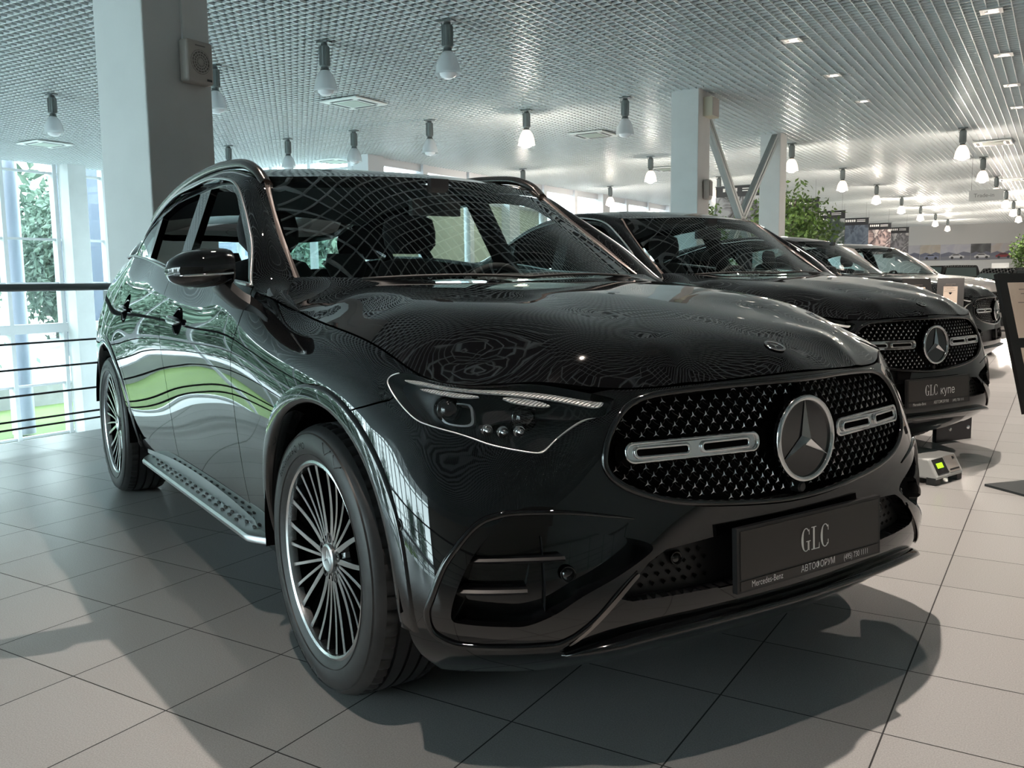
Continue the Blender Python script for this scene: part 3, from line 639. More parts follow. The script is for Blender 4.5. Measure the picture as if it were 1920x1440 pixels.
    sp = MB(); sp.box((-1.39, -.865*s, .335), (1.80, .035, .075)); sp.build('board_backing', M['alu'], rbo)
    stud = None
    for i in range(19):
        for j, w in enumerate((.872, .892, .912)):
            if j == 2 and (i < 2 or i > 16): continue
            if stud is None:
                b = MB(); b.lathe([(.013, 0), (.0125, .003), (.010, .0042), (.0001, .0042)], 12); stud = b.build('rubber_stud', M['rubber2'], rbo, True); stud.scale = (1.25, .42, 1); o = stud
            else: o = stud.copy(); COL.objects.link(o); o.parent = rbo
            o.location = (-.62-i*.082-(j % 2)*.03, -w*s, .3025)
    # headlamp
    hs = MB(); hl = panel('headlight', [HLs], .02, M['housing'], car, off=-.055, flange=-.052, sidey=sd)
    for L in DRL:                                   # light guides, their faces sloping upwards
        C_ = spl(L, 4, True); uu = np.linspace(C_[:, 0].min(), C_[:, 0].max(), 40)
        vb = np.array([min([a_[1]+(b_[1]-a_[1])*(x-a_[0])/(b_[0]-a_[0]) for a_, b_ in zip(C_, np.roll(C_, -1, 0)) if (a_[0]-x)*(b_[0]-x) <= 0 and a_[0] != b_[0]] or [C_[:, 1].mean()]) for x in uu])
        def SD(q, vb=vb, uu=uu): q = np.asarray(q, float); return S1(q)-N1(q)*(.004+.22*np.maximum(0, q[:, 1]-np.interp(q[:, 0], uu, vb)))[:, None]
        panel('light_guide', [C_], .012, M['drl'], hl, S=SD, N=fdn(SD), off=0, flange=.006, sidey=sd)
    panel('lamp_trim', [spl(SWO, 3, True)], .02, M['swoosh'], hl, off=-.005, flange=.02, sidey=sd)
    sq = spl(SQL, 3, True); cq = sq.mean(0); panel('lamp_bezel', [sq, cq+(sq-cq)*.86], .02, M['alu'], hl, off=-.02, flange=.03, sidey=sd)
    def pod(uv, r, m, name, off=-.03):
        c0 = S1([uv])[0]; n0 = np.array((1, -.25, 0)); n0 /= np.linalg.norm(n0); b = MB(); ey = np.array((0, 0, 1.)); ex = np.cross(ey, n0)
        for rr, o in ((1, -.03), (1, .0), (.93, .004), (.8, .002), (.7, .012), (.4, .02), (.02, .022)):
            for j in range(24): p = c0+n0*(o+off)+ex*r*rr*math.cos(2*PI*j/24)+ey*r*rr*math.sin(2*PI*j/24); b.V.append((p[0], p[1]*s, p[2]))
        b.F = [(i*24+j, i*24+(j+1) % 24, (i+1)*24+(j+1) % 24, (i+1)*24+j) for i in range(6) for j in range(24)]; b.M = [0]*len(b.F); b.build(name, m, hl, True)
    pod((5.03, .722), .030, M['gloss'], 'projector_lens', -.035)
    for uv in ((5.109, .665), (5.143, .660), (5.18, .661)): pod(uv, .014, M['refl'], 'lamp_reflector', -.04)
    pod((5.20, .70), .032, M['gloss'], 'projector_lens', -.045)
    rb_ = [(5.10, .735), (5.18, .745), (5.30, .745), (5.335, .725), (5.30, .715), (5.20, .715), (5.13, .705), (5.09, .690)]
    panel('lamp_fin', [spl(rb_, 3, True)], .02, M['satin'], hl, off=-.030, flange=.02, sidey=sd)
    eg = [p for p in HLs if p[0] < 5.25 and p[1] < .84]; k_ = max(range(len(eg)), key=lambda i: np.linalg.norm(eg[i]-eg[i-1])); eg = np.array(eg[k_:]+eg[:k_]); T = MB(); T.tube(Y(S1(eg)-N1(eg)*.0015, s), .0016, 6); T.build('lamp_edge', M['swoosh'], hl, True)
    panel('lamp_lens', [HLs], .02, M['lens'], hl, off=-.002, flange=0, sidey=sd)
    # seats
    st = MB(); y0 = -.37*s
    def cushion(name, secs, m, par=None):
        b = MB(); n = 16
        for (x, y, z, wx, wy, ang) in secs:
            for k in range(n):
                t = 2*PI*k/n; c, d = math.cos(t), math.sin(t); a_ = np.sign(c)*abs(c)**.6*wx; e_ = np.sign(d)*abs(d)**.6*wy
                b.V.append((x+a_*math.cos(ang), y+e_, z+a_*math.sin(ang)))
        L = len(secs); b.F = [(i*n+k, i*n+(k+1) % n, (i+1)*n+(k+1) % n, (i+1)*n+k) for i in range(L-1) for k in range(n)]+[tuple(range(n)), tuple(range((L-1)*n, L*n))]; b.M = [0]*len(b.F)
        return b.build(name, m, par, True)
    seat = cushion('seat', [(-1.50, y0, .50, .26, .25, .1), (-1.50, y0, .62, .28, .27, .12), (-1.50, y0, .68, .25, .24, .12)], M['fabric'], car)
    cushion('backrest', [(-1.72, y0, .62, .07, .25, 0), (-1.78, y0, .85, .075, .26, 0), (-1.86, y0, 1.08, .06, .24, 0), (-1.90, y0, 1.20, .045, .17, 0), (-1.905, y0, 1.22, .02, .1, 0)], M['fabric'], seat)
    cushion('headrest', [(-1.91, y0, 1.245, .03, .10, 0), (-1.91, y0, 1.29, .045, .14, 0), (-1.92, y0, 1.36, .05, .145, 0), (-1.92, y0, 1.42, .04, .13, 0), (-1.92, y0, 1.44, .01, .09, 0)], M['fabric'], seat)
    cushion('rear_headrest', [(-2.72, y0*1.0, 1.13, .03, .10, 0), (-2.73, y0, 1.2, .045, .13, 0), (-2.74, y0, 1.27, .03, .11, 0)], M['fabric'], car)
    # dark inner shell that closes the body behind the gaps
    sh = np.concatenate([[(.0, .1)], [(u, .02) for u in (1.0, 1.25)], arR[::-1][:1]*0+[(1.28, .05)], [(p[0], p[1]+.0) for p in arR[::-1]], [(2.3, .02), (3.2, .02), (4.0, .02)], [(p[0], p[1]) for p in arF[::-1] if p[0] < 5], [(4.9, .12)], [(4.9, .6)], [(4.78, .72)], [(4.80, V1-.02)], [(3.7, V1-.02), (2.5, V1-.02), (1.0, V1-.02), (0, V1-.02)]])
    panel('inner_shell', [sh], .08, M['dark'], car, off=-.035, flange=0, sidey=sd)
def make_car():
    car = empty('car'); P = M['paint']
    for s in (1, -1): half(car, s)
    # bumper, one piece over both sides
    kb = np.argmin(np.linalg.norm(HLs-np.array((4.856, .722)), axis=1)); i0 = np.argmin(np.linalg.norm(HLs-np.array((5.384, .806)), axis=1))
    gb = spl([(4.640, .600), (4.70, .636), (4.756, .666), (4.856, .721)], 6); a = arF[::-1]; jf = np.argmin(np.linalg.norm(a-gb[0], axis=1))
    it = np.argmin(np.linalg.norm(HLs-np.array((5.343, .834)), axis=1))
    b = np.concatenate([gb[:-1]-[0, .003], HLs[it:kb+1][::-1]+[0, -.003], [(5.39, V1-.004)], np.stack([np.linspace(5.42, U1, 20), np.full(20, V1-.004)], 1), [(U1, 0)], np.stack([np.linspace(U1, a[-1][0]+.06, 30), np.full(30, 0)], 1)[1:], a[jf:][::-1]])
    bo = panel('front_bumper', [b, np.concatenate([GRs, []]) if False else GRs, INAs, INBs], .022, P, car, both=True, flange=.03)
    panel('hood', [hood_outline()], .03, P, car, S=SH, N=NH)
    panel('roof', [roof_outline()], .05, P, car, S=SR, N=NR, flange=.02)
    wsc = np.concatenate([[(y, z) for y, z in zip(np.linspace(-.728, .728, 40), 1.105+.013*(np.linspace(-1, 1, 40)**2))], [(.675, 1.32), (.612, 1.508)], [(y, z) for y, z in zip(np.linspace(.58, -.58, 30), 1.513-.004*np.linspace(-1, 1, 30)**2)], [(-.612, 1.508), (-.675, 1.32)]])
    panel('windscreen', [wsc], .05, M['wind'], car, S=SW, N=NW, flange=0)
    # cowl below the glass with wipers
    c = MB(); xs = np.linspace(-.74, .74, 30); V = []
    for y in xs:
        k = y/.74; V += [(-.40-.19*k*k, y, 1.085), (-.43-.18*k*k, y, 1.112+.006*k*k), (-.62-.18*k*k, y, 1.07)]
    c.add(V, [(3*i+j, 3*i+3+j, 3*i+4+j, 3*i+1+j) for i in range(29) for j in (0, 1)]); c.build('cowl', M['satin'], car, True)
    for y0, y1 in ((-.55, .08), (.02, .62)):
        w = MB(); w.tube([(-.415-.17*(y/.74)**2+.02, y, 1.116+.010*math.sin((y-y0)/(y1-y0)*PI)) for y in np.linspace(y0, y1, 12)], .005, 8); w.build('wiper', M['rubber2'], car, True)
    # rear window, tailgate
    rw = MB(); V = []
    for k in range(12):
        u = k/11
        for j in range(9): v = j/8*2-1; V.append((-3.44-.30*u-.03*(1-v*v)*0, v*(.56+.10*u), 1.43-.24*u))
    rw.add(V, [(i*9+j, i*9+j+1, (i+1)*9+j+1, (i+1)*9+j) for i in range(11) for j in range(8)]); rw.build('rear_window', M['tint'], car, True)
    # grille
    g = panel('grille', [GRs], .03, M['dark'], car, both=True, off=-.05, flange=-.045)
    T = MB(); o = S1(GRs)+N1(GRs)*.0; o2 = o[::-1]*[1, -1, 1]; loop = np.concatenate([o, o2[1:-1]]); T.tube(loop, .0085, 8, closed=True); T.build('grille_surround', M['gloss'], g, True)
    sm = MB(); lat = MB(); dx, dz = .0345, .0178
    def gp(w, z, off):
        x = _gx(w, z); return np.array([x+off, -w, z])
    gy = np.linspace(-.56, .56, 57); gz = np.linspace(.56, .87, 32)
    tab = np.array([[S1([front(abs(y), z)])[0][0] for z in gz] for y in gy[28:]]); tab = np.concatenate([tab[:0:-1], tab])
    def _gx(w, z):
        a_ = (w+.56)/.02; c_ = (z-.56)/.01; i = int(np.clip(a_, 0, 55)); j = int(np.clip(c_, 0, 30)); a_ -= i; c_ -= j
        return tab[i, j]*(1-a_)*(1-c_)+tab[i+1, j]*a_*(1-c_)+tab[i, j+1]*(1-a_)*c_+tab[i+1, j+1]*a_*c_
    gl = np.array(GRL); gl = spl(GRL, 4); full = np.concatenate([gl, gl[::-1][1:-1]*[-1, 1]]); cen = np.array([0, .716])
    shr = cen+(full-cen)*[.965, .93]
    ok = lambda y, z: inside(np.array([[y, z]]), [shr])[0] and math.hypot(y, z-.716) > .118 and not (abs(z-.722) < .034 and abs(y) > .09)
    r = 0
    for z in np.arange(.58, .86, dz):
        r += 1
        for y in np.arange(-.57+(r % 2)*dx/2, .57, dx):
            if not ok(y, z): continue
            x0 = gp(y, z, -.016); sl = (gp(y+.01, z, 0)-gp(y-.01, z, 0)); sl /= np.linalg.norm(sl); up = gp(y, z+.008, 0)-gp(y, z-.008, 0); up /= np.linalg.norm(up); nn = np.cross(up, sl); nn *= np.sign(nn[0])
            k = len(sm.V); sm.V.append(tuple(x0+nn*.004))
            for i in range(6):
                q = PI/2+i*PI/3; R_ = .0088 if i % 2 == 0 else .0015; sm.V.append(tuple(x0+sl*R_*math.cos(q)+up*R_*math.sin(q)))
            for i in range(6): sm.F.append((k, k+1+i, k+1+(i+1) % 6)); sm.M.append(0)
            for sx_ in (-1, 1):
                y2, z2 = y+sx_*dx/2, z+dz
                if inside(np.array([[y2, z2]]), [shr])[0]: lat.tube([gp(y, z, -.020), gp((y+y2)/2+sx_*.003, (z+z2)/2-.002, -.020), gp(y2, z2, -.021)], .0008, 4, cap=False)
    tag(sm.build('star_pattern', M['gstar'], g), kind='stuff'); tag(lat.build('grille_lattice', M['gloss'], g, True), kind='stuff')
    # centre emblem
    e = MB(); e.lathe([(.106, -.004), (.106, .004), (.0, .004)], 48, ax='x'); em = e.build('star_emblem', M['gloss'], g, auto=40); em.location = (.838, 0, .716); em.rotation_euler = (0, -.05, 0)
    rg = MB(); rg.tube([(0, .100*math.cos(t), .100*math.sin(t)) for t in np.linspace(0, 2*PI, 64)[:-1]], .0075, 10, closed=True); o = rg.build('emblem_ring', M['chrome'], em, True); o.location = (.006, 0, 0)
    ss = MB(); star3(ss, .095, .016); o = ss.build('emblem_star', M['chrome'], em); o.rotation_euler = (PI/2, 0, PI/2); o.location = (.006, 0, 0)
    for sg in (1, -1):                                    # twin-slot chrome bars
        def rr(w0, w1, z0, z1, r): return [(w1-r+r*math.cos(t), z1-r+r*math.sin(t)) for t in np.linspace(0, PI/2, 6)]+[(w0+r-r*math.sin(t), z1-r+r*math.cos(t)) for t in np.linspace(0, PI/2, 6)]+[(w0+r-r*math.cos(t), z0+r-r*math.sin(t)) for t in np.linspace(0, PI/2, 6)]+[(w1-r+r*math.sin(t), z0+r-r*math.cos(t)) for t in np.linspace(0, PI/2, 6)]
        L = [np.array([front(w, z) for w, z in q]) for q in (rr(.148, .50, .704, .744, .017), rr(.176, .312, .7135, .7345, .009), rr(.346, .480, .7135, .7345, .009))]
        panel('grille_bar', L, .02, M['chrome'], g, off=-.002, flange=.010, sidey=-sg)
        bb = MB()
        for q in L: X = S1(q)+N1(q)*.001; bb.tube(Y(X, sg), .0042, 8, closed=True)
        bb.build('bar_edge', M['chrome'], g, True); L2_ = np.array([front(w, z) for w, z in rr(.09, .515, .697, .750, .02)]); panel('bar_backing', [L2_], .02, M['dark'], g, off=-.030, flange=.02, sidey=-sg)
        # corner intake: recessed panel, two fins, sensor, blade, raised rim
        inn = panel('corner_intake', [INAs], .03, M['gloss'], bo, off=-.065, flange=-.04, sidey=-sg)
        for (w0, z0), (w1, z1) in (((.842, .508), (.655, .508)), ((.862, .441), (.735, .441))):
            f = MB(); V = []
            for w, z in zip(np.linspace(w0, w1, 12), np.linspace(z0, z1, 12)):
                u = front(w, z); p, n = S1([u])[0], N1([u])[0]
                for d, h in ((-.07, .006), (-.012, .006), (-.006, 0), (-.012, -.006), (-.07, -.006)): q = p+n*d; V.append((q[0], q[1]*sg, q[2]+h))
            f.add(V, [(i*5+j, (i+1)*5+j, (i+1)*5+j+1, i*5+j+1) for i in range(11) for j in range(4)]+[tuple(range(5)), tuple(range(55, 60))]); f.build('intake_fin', M['satin'], inn, auto=40)
        wall = MB(); V = []
        for z in np.linspace(.375, .555, 8):
            u = front(.70-.04*(z-.375), z); p, n = S1([u])[0], N1([u])[0]
            for d in (-.07, -.035): q = p+n*d; V.append((q[0], q[1]*sg, q[2]))
        wall.add(V, [(2*i, 2*i+1, 2*i+3, 2*i+2) for i in range(7)]); wall.build('air_curtain_wall', M['satin'], inn)
        def disc(w, z, r, off, name, par):
            u = front(w, z); p, n = S1([u])[0], N1([u])[0]; ex = np.cross((0, 0, 1), n); ex /= np.linalg.norm(ex); ez = np.cross(n, ex); b_ = MB()
            for rr_, o_ in ((1.25, -.004), (1.2, .004), (1.05, .005), (.98, .001), (.9, .001), (.85, .005), (.02, .006)):
                for j in range(20): q = p+n*(off+o_)+(ex*math.cos(2*PI*j/20)+ez*math.sin(2*PI*j/20))*r*rr_; b_.V.append((q[0], q[1]*sg, q[2]))
            b_.F = [(i*20+j, i*20+(j+1) % 20, (i+1)*20+(j+1) % 20, (i+1)*20+j) for i in range(6) for j in range(20)]; b_.M = [0]*len(b_.F); b_.build(name, M['gloss'], par, True)
        disc(.645, .468, .015, -.052, 'parking_sensor', bo); disc(.387, .478, .013, -.03, 'parking_sensor', bo)
        u = newton([0, 2], (.474, .568), (4.7, 5.0)); p, n = S1([u])[0], N1([u])[0]
        sd_ = MB(); sd_.lathe([(.017, -.004), (.017, .0015), (.0145, .002), (.014, 0), (.0125, 0), (.012, .002), (.0001, .002)], 20); o = sd_.build('parking_sensor', M['paint'], bo, True); o.location = (p[0], p[1]*sg, p[2]); o.rotation_euler = Vector((n[0], n[1]*sg, n[2])).to_track_quat('Z', 'Y').to_euler()
        rim = [(.50, .583), (.545, .592), (.64, .606), (.737, .608), (.775, .601), (.802, .589), (.832, .561), (.873, .50), (.897, .422), (.901, .387), (.890, .345), (.86, .322), (.828, .316), (.76, .315), (.70, .316), (.657, .324), (.60, .375), (.551, .430), (.505, .470)]
        uv = spl([front(w, z) for w, z in rim], 4); X = S1(uv)+N1(uv)*.001; k = len(X); rad = .0065*np.minimum(1, np.minimum(np.arange(k), np.arange(k)[::-1])/14)+.0015
        T = MB(); T.tube(Y(X, sg), list(rad), 8); T.build('intake_rim', M['paint'], bo, True)
        bl = [(.506, .464), (.528, .447), (.594, .382), (.645, .324), (.639, .321), (.587, .375), (.522, .441), (.503, .458)]
        panel('bumper_blade', [spl([front(w, z) for w, z in bl], 3, True)], .02, M['railm'], bo, off=.006, flange=.012, sidey=-sg)
        tp = [(.41, .583), (.412, .552), (.47, .552), (.479, .588)]
    ib = panel('lower_grille', [INBs], .03, M['satin'], bo, both=True, off=-.04, flange=-.04)
    ds = MB()
    for z in np.arange(.426, .515, .021):
        for i, w in enumerate(np.arange(.30, .52, .03)):
            w += (int(z*1000) % 2)*.015
            if w > .50-(z-.42)*.4: continue
            for sg in (1, -1):
                u = front(w, z); p = S1([u])[0]+N1([u])[0]*(-.038); ds.add([(p[0]+.002, sg*(p[1]+a_*.007), p[2]+c_*.006) for a_, c_ in ((-1, 0), (0, -1), (1, 0), (0, 1))], [(0, 1, 2, 3)])
    tag(ds.build('vent_dimples', M['dark'], ib), kind='stuff')
    lp = MB(); X = np.array([S1([front(w, z)])[0]+N1([front(w, z)])[0]*.006 for w, z in spl([(.655, .300), (.60, .318), (.48, .338), (.30, .345), (0, .345)], 5)]); X = np.concatenate([X, (X*[1, -1, 1])[::-1][1:]])
    n = 8; nX = len(X)
    for i_, p in enumerate(X):
        e_ = min(1, i_/7, (nX-1-i_)/7)**.7
        for k in range(n): t = 2*PI*k/n; lp.V.append((p[0]+.030*e_*math.cos(t)-.01*(1-e_), p[1], p[2]+.013*e_*math.sin(t)-.012))
    lp.F = [(i*n+k, i*n+(k+1) % n, (i+1)*n+(k+1) % n, (i+1)*n+k) for i in range(len(X)-1) for k in range(n)]+[tuple(range(n)), tuple(range(len(X)*n-n, len(X)*n))]; lp.M = [0]*len(lp.F); lp.build('lip_spoiler', M['gloss'], bo, True)
    cm = MB(); cm.lathe([(.014, -.02), (.014, .004), (.010, .008), (.0001, .008)], 18, ax='x'); o = cm.build('front_camera', M['satin'], g, auto=40); o.location = (.832, 0, .594)
    # hood badge
    hb = MB(); hb.lathe([(.027, 0), (.027, .002), (.0255, .003), (.021, .003), (.0205, .0015)], 36); o = hb.build('hood_badge', M['chrome'], car, auto=40)
    q = MB(); q.lathe([(.0208, .0012), (.0001, .0014)], 30); q.build('badge_disc', M['gloss'], o); q = MB(); star3(q, .0212, .0042, .0042); q.build('badge_star', M['chrome'], o)
    n = NH(np.array([[.744, 0.]]))[0]; n = n*np.sign(n[2]); o.location = (.744, 0, float(_ht(np.array([[.744, 0.]]))[0])+.0015); o.rotation_euler = (0, math.atan2(n[0], n[2]), 0)
    # wheels
    wh = make_wheel(); wh.parent = car; wh.location = (0, -.815, .365)
    for x, s in ((-2.888, 1), (0, -1), (-2.888, -1)):
        c = copy_tree(wh, car); c.location = (x, -(.815 if x == 0 else .822)*s, .365); c.rotation_euler = (0, 0, 0 if s > 0 else PI)
        if x < -1: c.rotation_euler = (0, math.radians(25), 0 if s > 0 else PI)
    # floor pan, cabin
    u = MB(); u.box((-1.60, 0, .25), (4.0, 1.40, .06)); u.box((.30, 0, .50), (.5, 1.0, .4)); u.box((-.25, 0, .62), (.9, 1.0, .6)); u.box((-1.9, 0, .36), (3.0, 1.66, .16)); u.box((-3.1, 0, .7), (.9, 1.05, .75)); u.box((-3.3, 0, .8), (.5, 1.4, .6))
    tag(u.build('floor_pan', M['dark'], car), kind=None)
    d = MB(); V = []; prof = [(-.58, 1.02), (-.60, 1.085), (-.80, 1.105), (-.98, 1.09), (-1.04, 1.05), (-1.06, .95), (-1.0, .75)]
    for y in np.linspace(-.78, .78, 20):
        for x, z in prof: V.append((x-.10*(y/.78)**2*(1 if x > -.8 else .2), y, z+(.03 if x < -.75 and z > 1 and .2 < y < .55 else 0)))
    d.add(V, [(i*7+j, (i+1)*7+j, (i+1)*7+j+1, i*7+j+1) for i in range(19) for j in range(6)]); d.build('dashboard', M['fabric'], car, True)
    w = MB(); w.tube([(-1.16+.07*math.sin(t), .37+.185*math.cos(t), 1.0+.17*math.sin(t)) for t in np.linspace(0, 2*PI, 40)[:-1]], .015, 8, closed=True); w.box((-1.13, .37, .99), (.06, .14, .10)); w.box((-1.14, .37, .98), (.03, .34, .03)); w.build('steering_wheel', M['fabric'], car, True)
    l = panel('headliner', [[(max(x, -3.0)*.99-.02, y*.98) for x, y in roof_outline()]], .1, M['liner'], car, S=SR, N=NR, off=-.045, flange=0)
    rs = MB(); rs.box((-2.68, 0, .85), (.18, 1.36, .52)); rs.box((-2.4, 0, .58), (.5, 1.36, .16)); rs.build('rear_bench', M['fabric'], car)
    im = MB(); im.box((-.98, 0, 1.40), (.03, .22, .065)); im.box((-.95, 0, 1.47), (.03, .08, .08)); im.build('rear_view_mirror', M['satin'], car)
    return car
def hood_outline():
    us = np.linspace(4.095, U1, 60); e = S1(np.stack([us, np.full(60, V1)], 1)); e = e[:, :2]
    e = e-.0035*(e-[.0, 0])/np.linalg.norm(e, axis=1, keepdims=True)
    side_ = np.concatenate([np.array([(-.565, -.757), (-.49, -.798), (-.40, -.820)]), e])
    rear = spl([(-.41, 0), (-.43, -.25), (-.475, -.45), (-.535, -.62), (-.565, -.757)], 4)[:-1]
    h = np.concatenate([rear, side_]); return np.concatenate([h, (h[::-1]*[1, -1])[1:-1]])
def roof_outline():
    h = [(-1.005, 0), (-1.05, -.35), (-1.17, -.612), (-1.3, -.618), (-1.6, -.618), (-2.0, -.612), (-2.4, -.605), (-2.8, -.595), (-3.15, -.585), (-3.40, -.57), (-3.60, -.40), (-3.66, 0)]
    h = spl(h, 4); return np.concatenate([h, (h[::-1]*[1, -1])[1:-1]])
def dealer_plate(car, big, yaw=0):
    b = MB(); b.box((0, 0, 0), (.014, .540, .152)); pl = b.build('dealer_plate', M['satin'], car); pl.location = (.868, 0, .464); pl.rotation_euler = (0, -.04, 0)
    f = MB(); f.box((.0075, 0, .012), (.003, .518, .112)); f.box((.0075, 0, -.060), (.003, .518, .022))
    T = MB(); x = 0
    for ch in big: x += serif(T, ch, x, .057) if ch in 'GLC ' else 0
    if 'к' in big or len(big) > 3:
        V, F = text_mesh('купе', .062, .78); T.add([(v[0]+x+.0, v[1], 0) for v in V], F); x += max(v[0] for v in V)
    o = T.build('lettering', M['white'], pl); o.rotation_euler = (PI/2, 0, PI/2); o.scale = (1.18, 1, 1); o.location = (.0098, -x*.59+.005, -.018)
    for txt, y, sz, sx in (('Mercedes-Benz', -.225, .0215, .82), ('АВТОФОРУМ', -.05, .0235, .86), ('(495) 730 1111', .115, .0205, .80)):
        V, F = text_mesh(txt, sz, sx); f.add([(.0098, v[0]+y, v[1]-.0665) for v in V], F, 1)
    f.build('plate_face', [M['plate'], M['white']], pl)
    return pl
M['railm'] = mat('roof_rail_metal', (.23, .21, .20), .22, 1)
MAIN = make_car()
tag(MAIN, 'glossy black SUV nearest the camera, with side windows open and a GLC display plate', 'car')
dealer_plate(MAIN, 'GLC')
# ------------------------------------------------------------------ the showroom
M['ceil'] = mat('ceiling_grid_metal', (.72, .77, .78), .32, .0, spec=.8)
M['void'] = mat('ceiling_void', (.035, .045, .05), .9)
M['wall'] = mat('white_wall', (.70, .71, .70), .6)
M['col'] = noise_mat('column_plaster', (.60, .62, .62), (.63, .65, .65), 3, .6)
M['mull'] = mat('mullion_grey', (.66, .68, .70), .4)
M['pane'] = pane_mat('facade_glass', (.90, .97, .96), 1.0, 1.45)
M['steel'] = mat('brace_steel', (.34, .38, .38), .45)
M['rail'] = mat('handrail_dark_steel', (.10, .11, .11), .3, .8)
M['cable'] = mat('rail_cable', (.05, .055, .06), .35, .7)
def tile_mat():
    m = mat('floor_tile', (.3, .3, .3), .3); t = m.node_tree; b = t.nodes['Principled BSDF']; L = t.links.new
    tx = t.nodes.new('ShaderNodeTexCoord'); br = t.nodes.new('ShaderNodeTexBrick'); br.offset = 0; br.squash = 1
    T = .4059; br.inputs['Scale'].default_value = 1; br.inputs['Brick Width'].default_value = T; br.inputs['Row Height'].default_value = T; br.inputs['Mortar Size'].default_value = .0022; br.inputs['Mortar Smooth'].default_value = .1
    br.inputs['Color1'].default_value = (.36, .355, .35, 1); br.inputs['Color2'].default_value = (.39, .385, .38, 1); br.inputs['Mortar'].default_value = (.02, .02, .02, 1)
    L(tx.outputs['Object'], br.inputs['Vector'])
    n = t.nodes.new('ShaderNodeTexNoise'); n.inputs['Scale'].default_value = 260; n.inputs['Detail'].default_value = 3; L(tx.outputs['Object'], n.inputs['Vector'])
    r = t.nodes.new('ShaderNodeMapRange'); r.inputs['From Min'].default_value = .3; r.inputs['From Max'].default_value = .7; r.inputs['To Min'].default_value = .86; r.inputs['To Max'].default_value = 1.14; L(n.outputs['Fac'], r.inputs['Value'])
    mx = t.nodes.new('ShaderNodeVectorMath'); mx.operation = 'SCALE'; L(br.outputs['Color'], mx.inputs[0]); L(r.outputs[0], mx.inputs['Scale']); L(mx.outputs[0], b.inputs['Base Color'])
    ro = t.nodes.new('ShaderNodeMapRange'); ro.inputs['To Min'].default_value = .25; ro.inputs['To Max'].default_value = .8; L(br.outputs['Fac'], ro.inputs['Value']); L(ro.outputs[0], b.inputs['Roughness'])
    bp = t.nodes.new('ShaderNodeBump'); bp.inputs['Strength'].default_value = .4; bp.inputs['Distance'].default_value = .002; bp.invert = True; L(br.outputs['Fac'], bp.inputs['Height']); L(bp.outputs[0], b.inputs['Normal'])
    return m
ORG = Vector((-1.234, -1.816, 0))
oa, ob = float(np.array(ORG[:2])@ER), float(np.array(ORG[:2])@FR)
def rbox(mb, a0, a1, b0, b1, z0, z1, m=0): return mb.box(((a0+a1)/2-oa, (b0+b1)/2-ob, (z0+z1)/2), (a1-a0, b1-b0, z1-z0), m)
def rbuild(mb, name, mats, parent=None, **k):
    o = mb.build(name, mats, parent, **k)
    if parent is None: o.location = ORG; o.rotation_euler.z = ROOM
    return o
def struct(o): return tag(o, kind='structure')
f = MB(); rbox(f, -5.0, 13, -4.6, 71, -.3, 0); rbox(f, -16.3, -5.0, 18, 71, -.3, 0); struct(rbuild(f, 'floor', tile_mat()))
g = MB(); rbox(g, -25, 13, -14, 18, -3.7, -3.5); struct(rbuild(g, 'floor_lower', mat('lower_floor', (.62, .63, .63), .35)))
# open grid ceiling
c = MB(); S = .15
for a in np.arange(-25, 13, S):
    hi = 71 if a > -16.2 else 18.2
    for b in np.arange(-14, hi, 2.4): rbox(c, a-.0055, a+.0055, b, min(b+2.4, hi), H, H+.034)
for b in np.arange(-14, 71, S):
    for a in np.arange(-25 if b < 18.2 else -16.2, 13, 2.4): rbox(c, a, min(a+2.4, 13), b-.005, b+.005, H+.001, H+.034)
struct(rbuild(c, 'ceiling', M['ceil']))
v = MB(); rbox(v, -25.4, 13.4, -14.4, 18.2, H+.75, H+.85); rbox(v, -16.4, 13.4, 18.2, 71.4, H+.75, H+.85); struct(rbuild(v, 'ceiling_slab', M['void']))
# walls
w = MB(); rbox(w, -16.4, 13.2, 71, 71.3, -.3, H+.75); struct(rbuild(w, 'wall_far', M['wall']))
w = MB(); rbox(w, 13, 13.3, -14, 71.2, -3.7, H+.75); struct(rbuild(w, 'wall_right', M['wall']))
# window wall with blinds far at the left
w = MB(); rbox(w, -16.2, -16, 17.6, 71, -.3, .9); rbox(w, -16.2, -16, 17.6, 71, H-.22, H+.75); rbox(w, -16.2, -16, 17.6, 71, 3.72, 3.80)
xs = np.arange(17.8, 70, 2.55)
for i, b in enumerate(xs): rbox(w, -16.25, -15.9, b-.12, b+.12, .9, H) if i % 3 else rbox(w, -16.3, -15.75, b-.35, b+.35, -.3, H)
struct(rbuild(w, 'wall_left', M['mull']))
M['blind'] = mat('roller_blind', (.50, .50, .43), .8); bt = M['blind'].node_tree; tr = bt.nodes.new('ShaderNodeBsdfTranslucent'); tr.inputs['Color'].default_value = (.55, .55, .46, 1); ms = bt.nodes.new('ShaderNodeMixShader'); ms.inputs[0].default_value = .35
bt.links.new(bt.nodes['Principled BSDF'].outputs[0], ms.inputs[1]); bt.links.new(tr.outputs[0], ms.inputs[2]); bt.links.new(ms.outputs[0], bt.nodes['Material Output'].inputs['Surface'])
bl0 = None
for i, b in enumerate(xs[:-1]):
    if i in (4, 8): continue
    if bl0 is None:
        k = MB(); k.box((0, 1.2, 1.4), (.012, 2.2, 2.75)); bl0 = k.build('roller_blind', M['blind']); r = MB(); r.tube([(0, .1, 2.79), (0, 2.3, 2.79)], .03, 10); r.build('blind_roller', M['mull'], bl0); o = bl0
    else: o = copy_tree(bl0)
    o.location = W(-16.1, b+.05, .92); o.rotation_euler.z = ROOM
    tag(o, 'beige roller blind drawn down in the far window band beyond the cars', 'blind', 'beige blinds along the far windows')
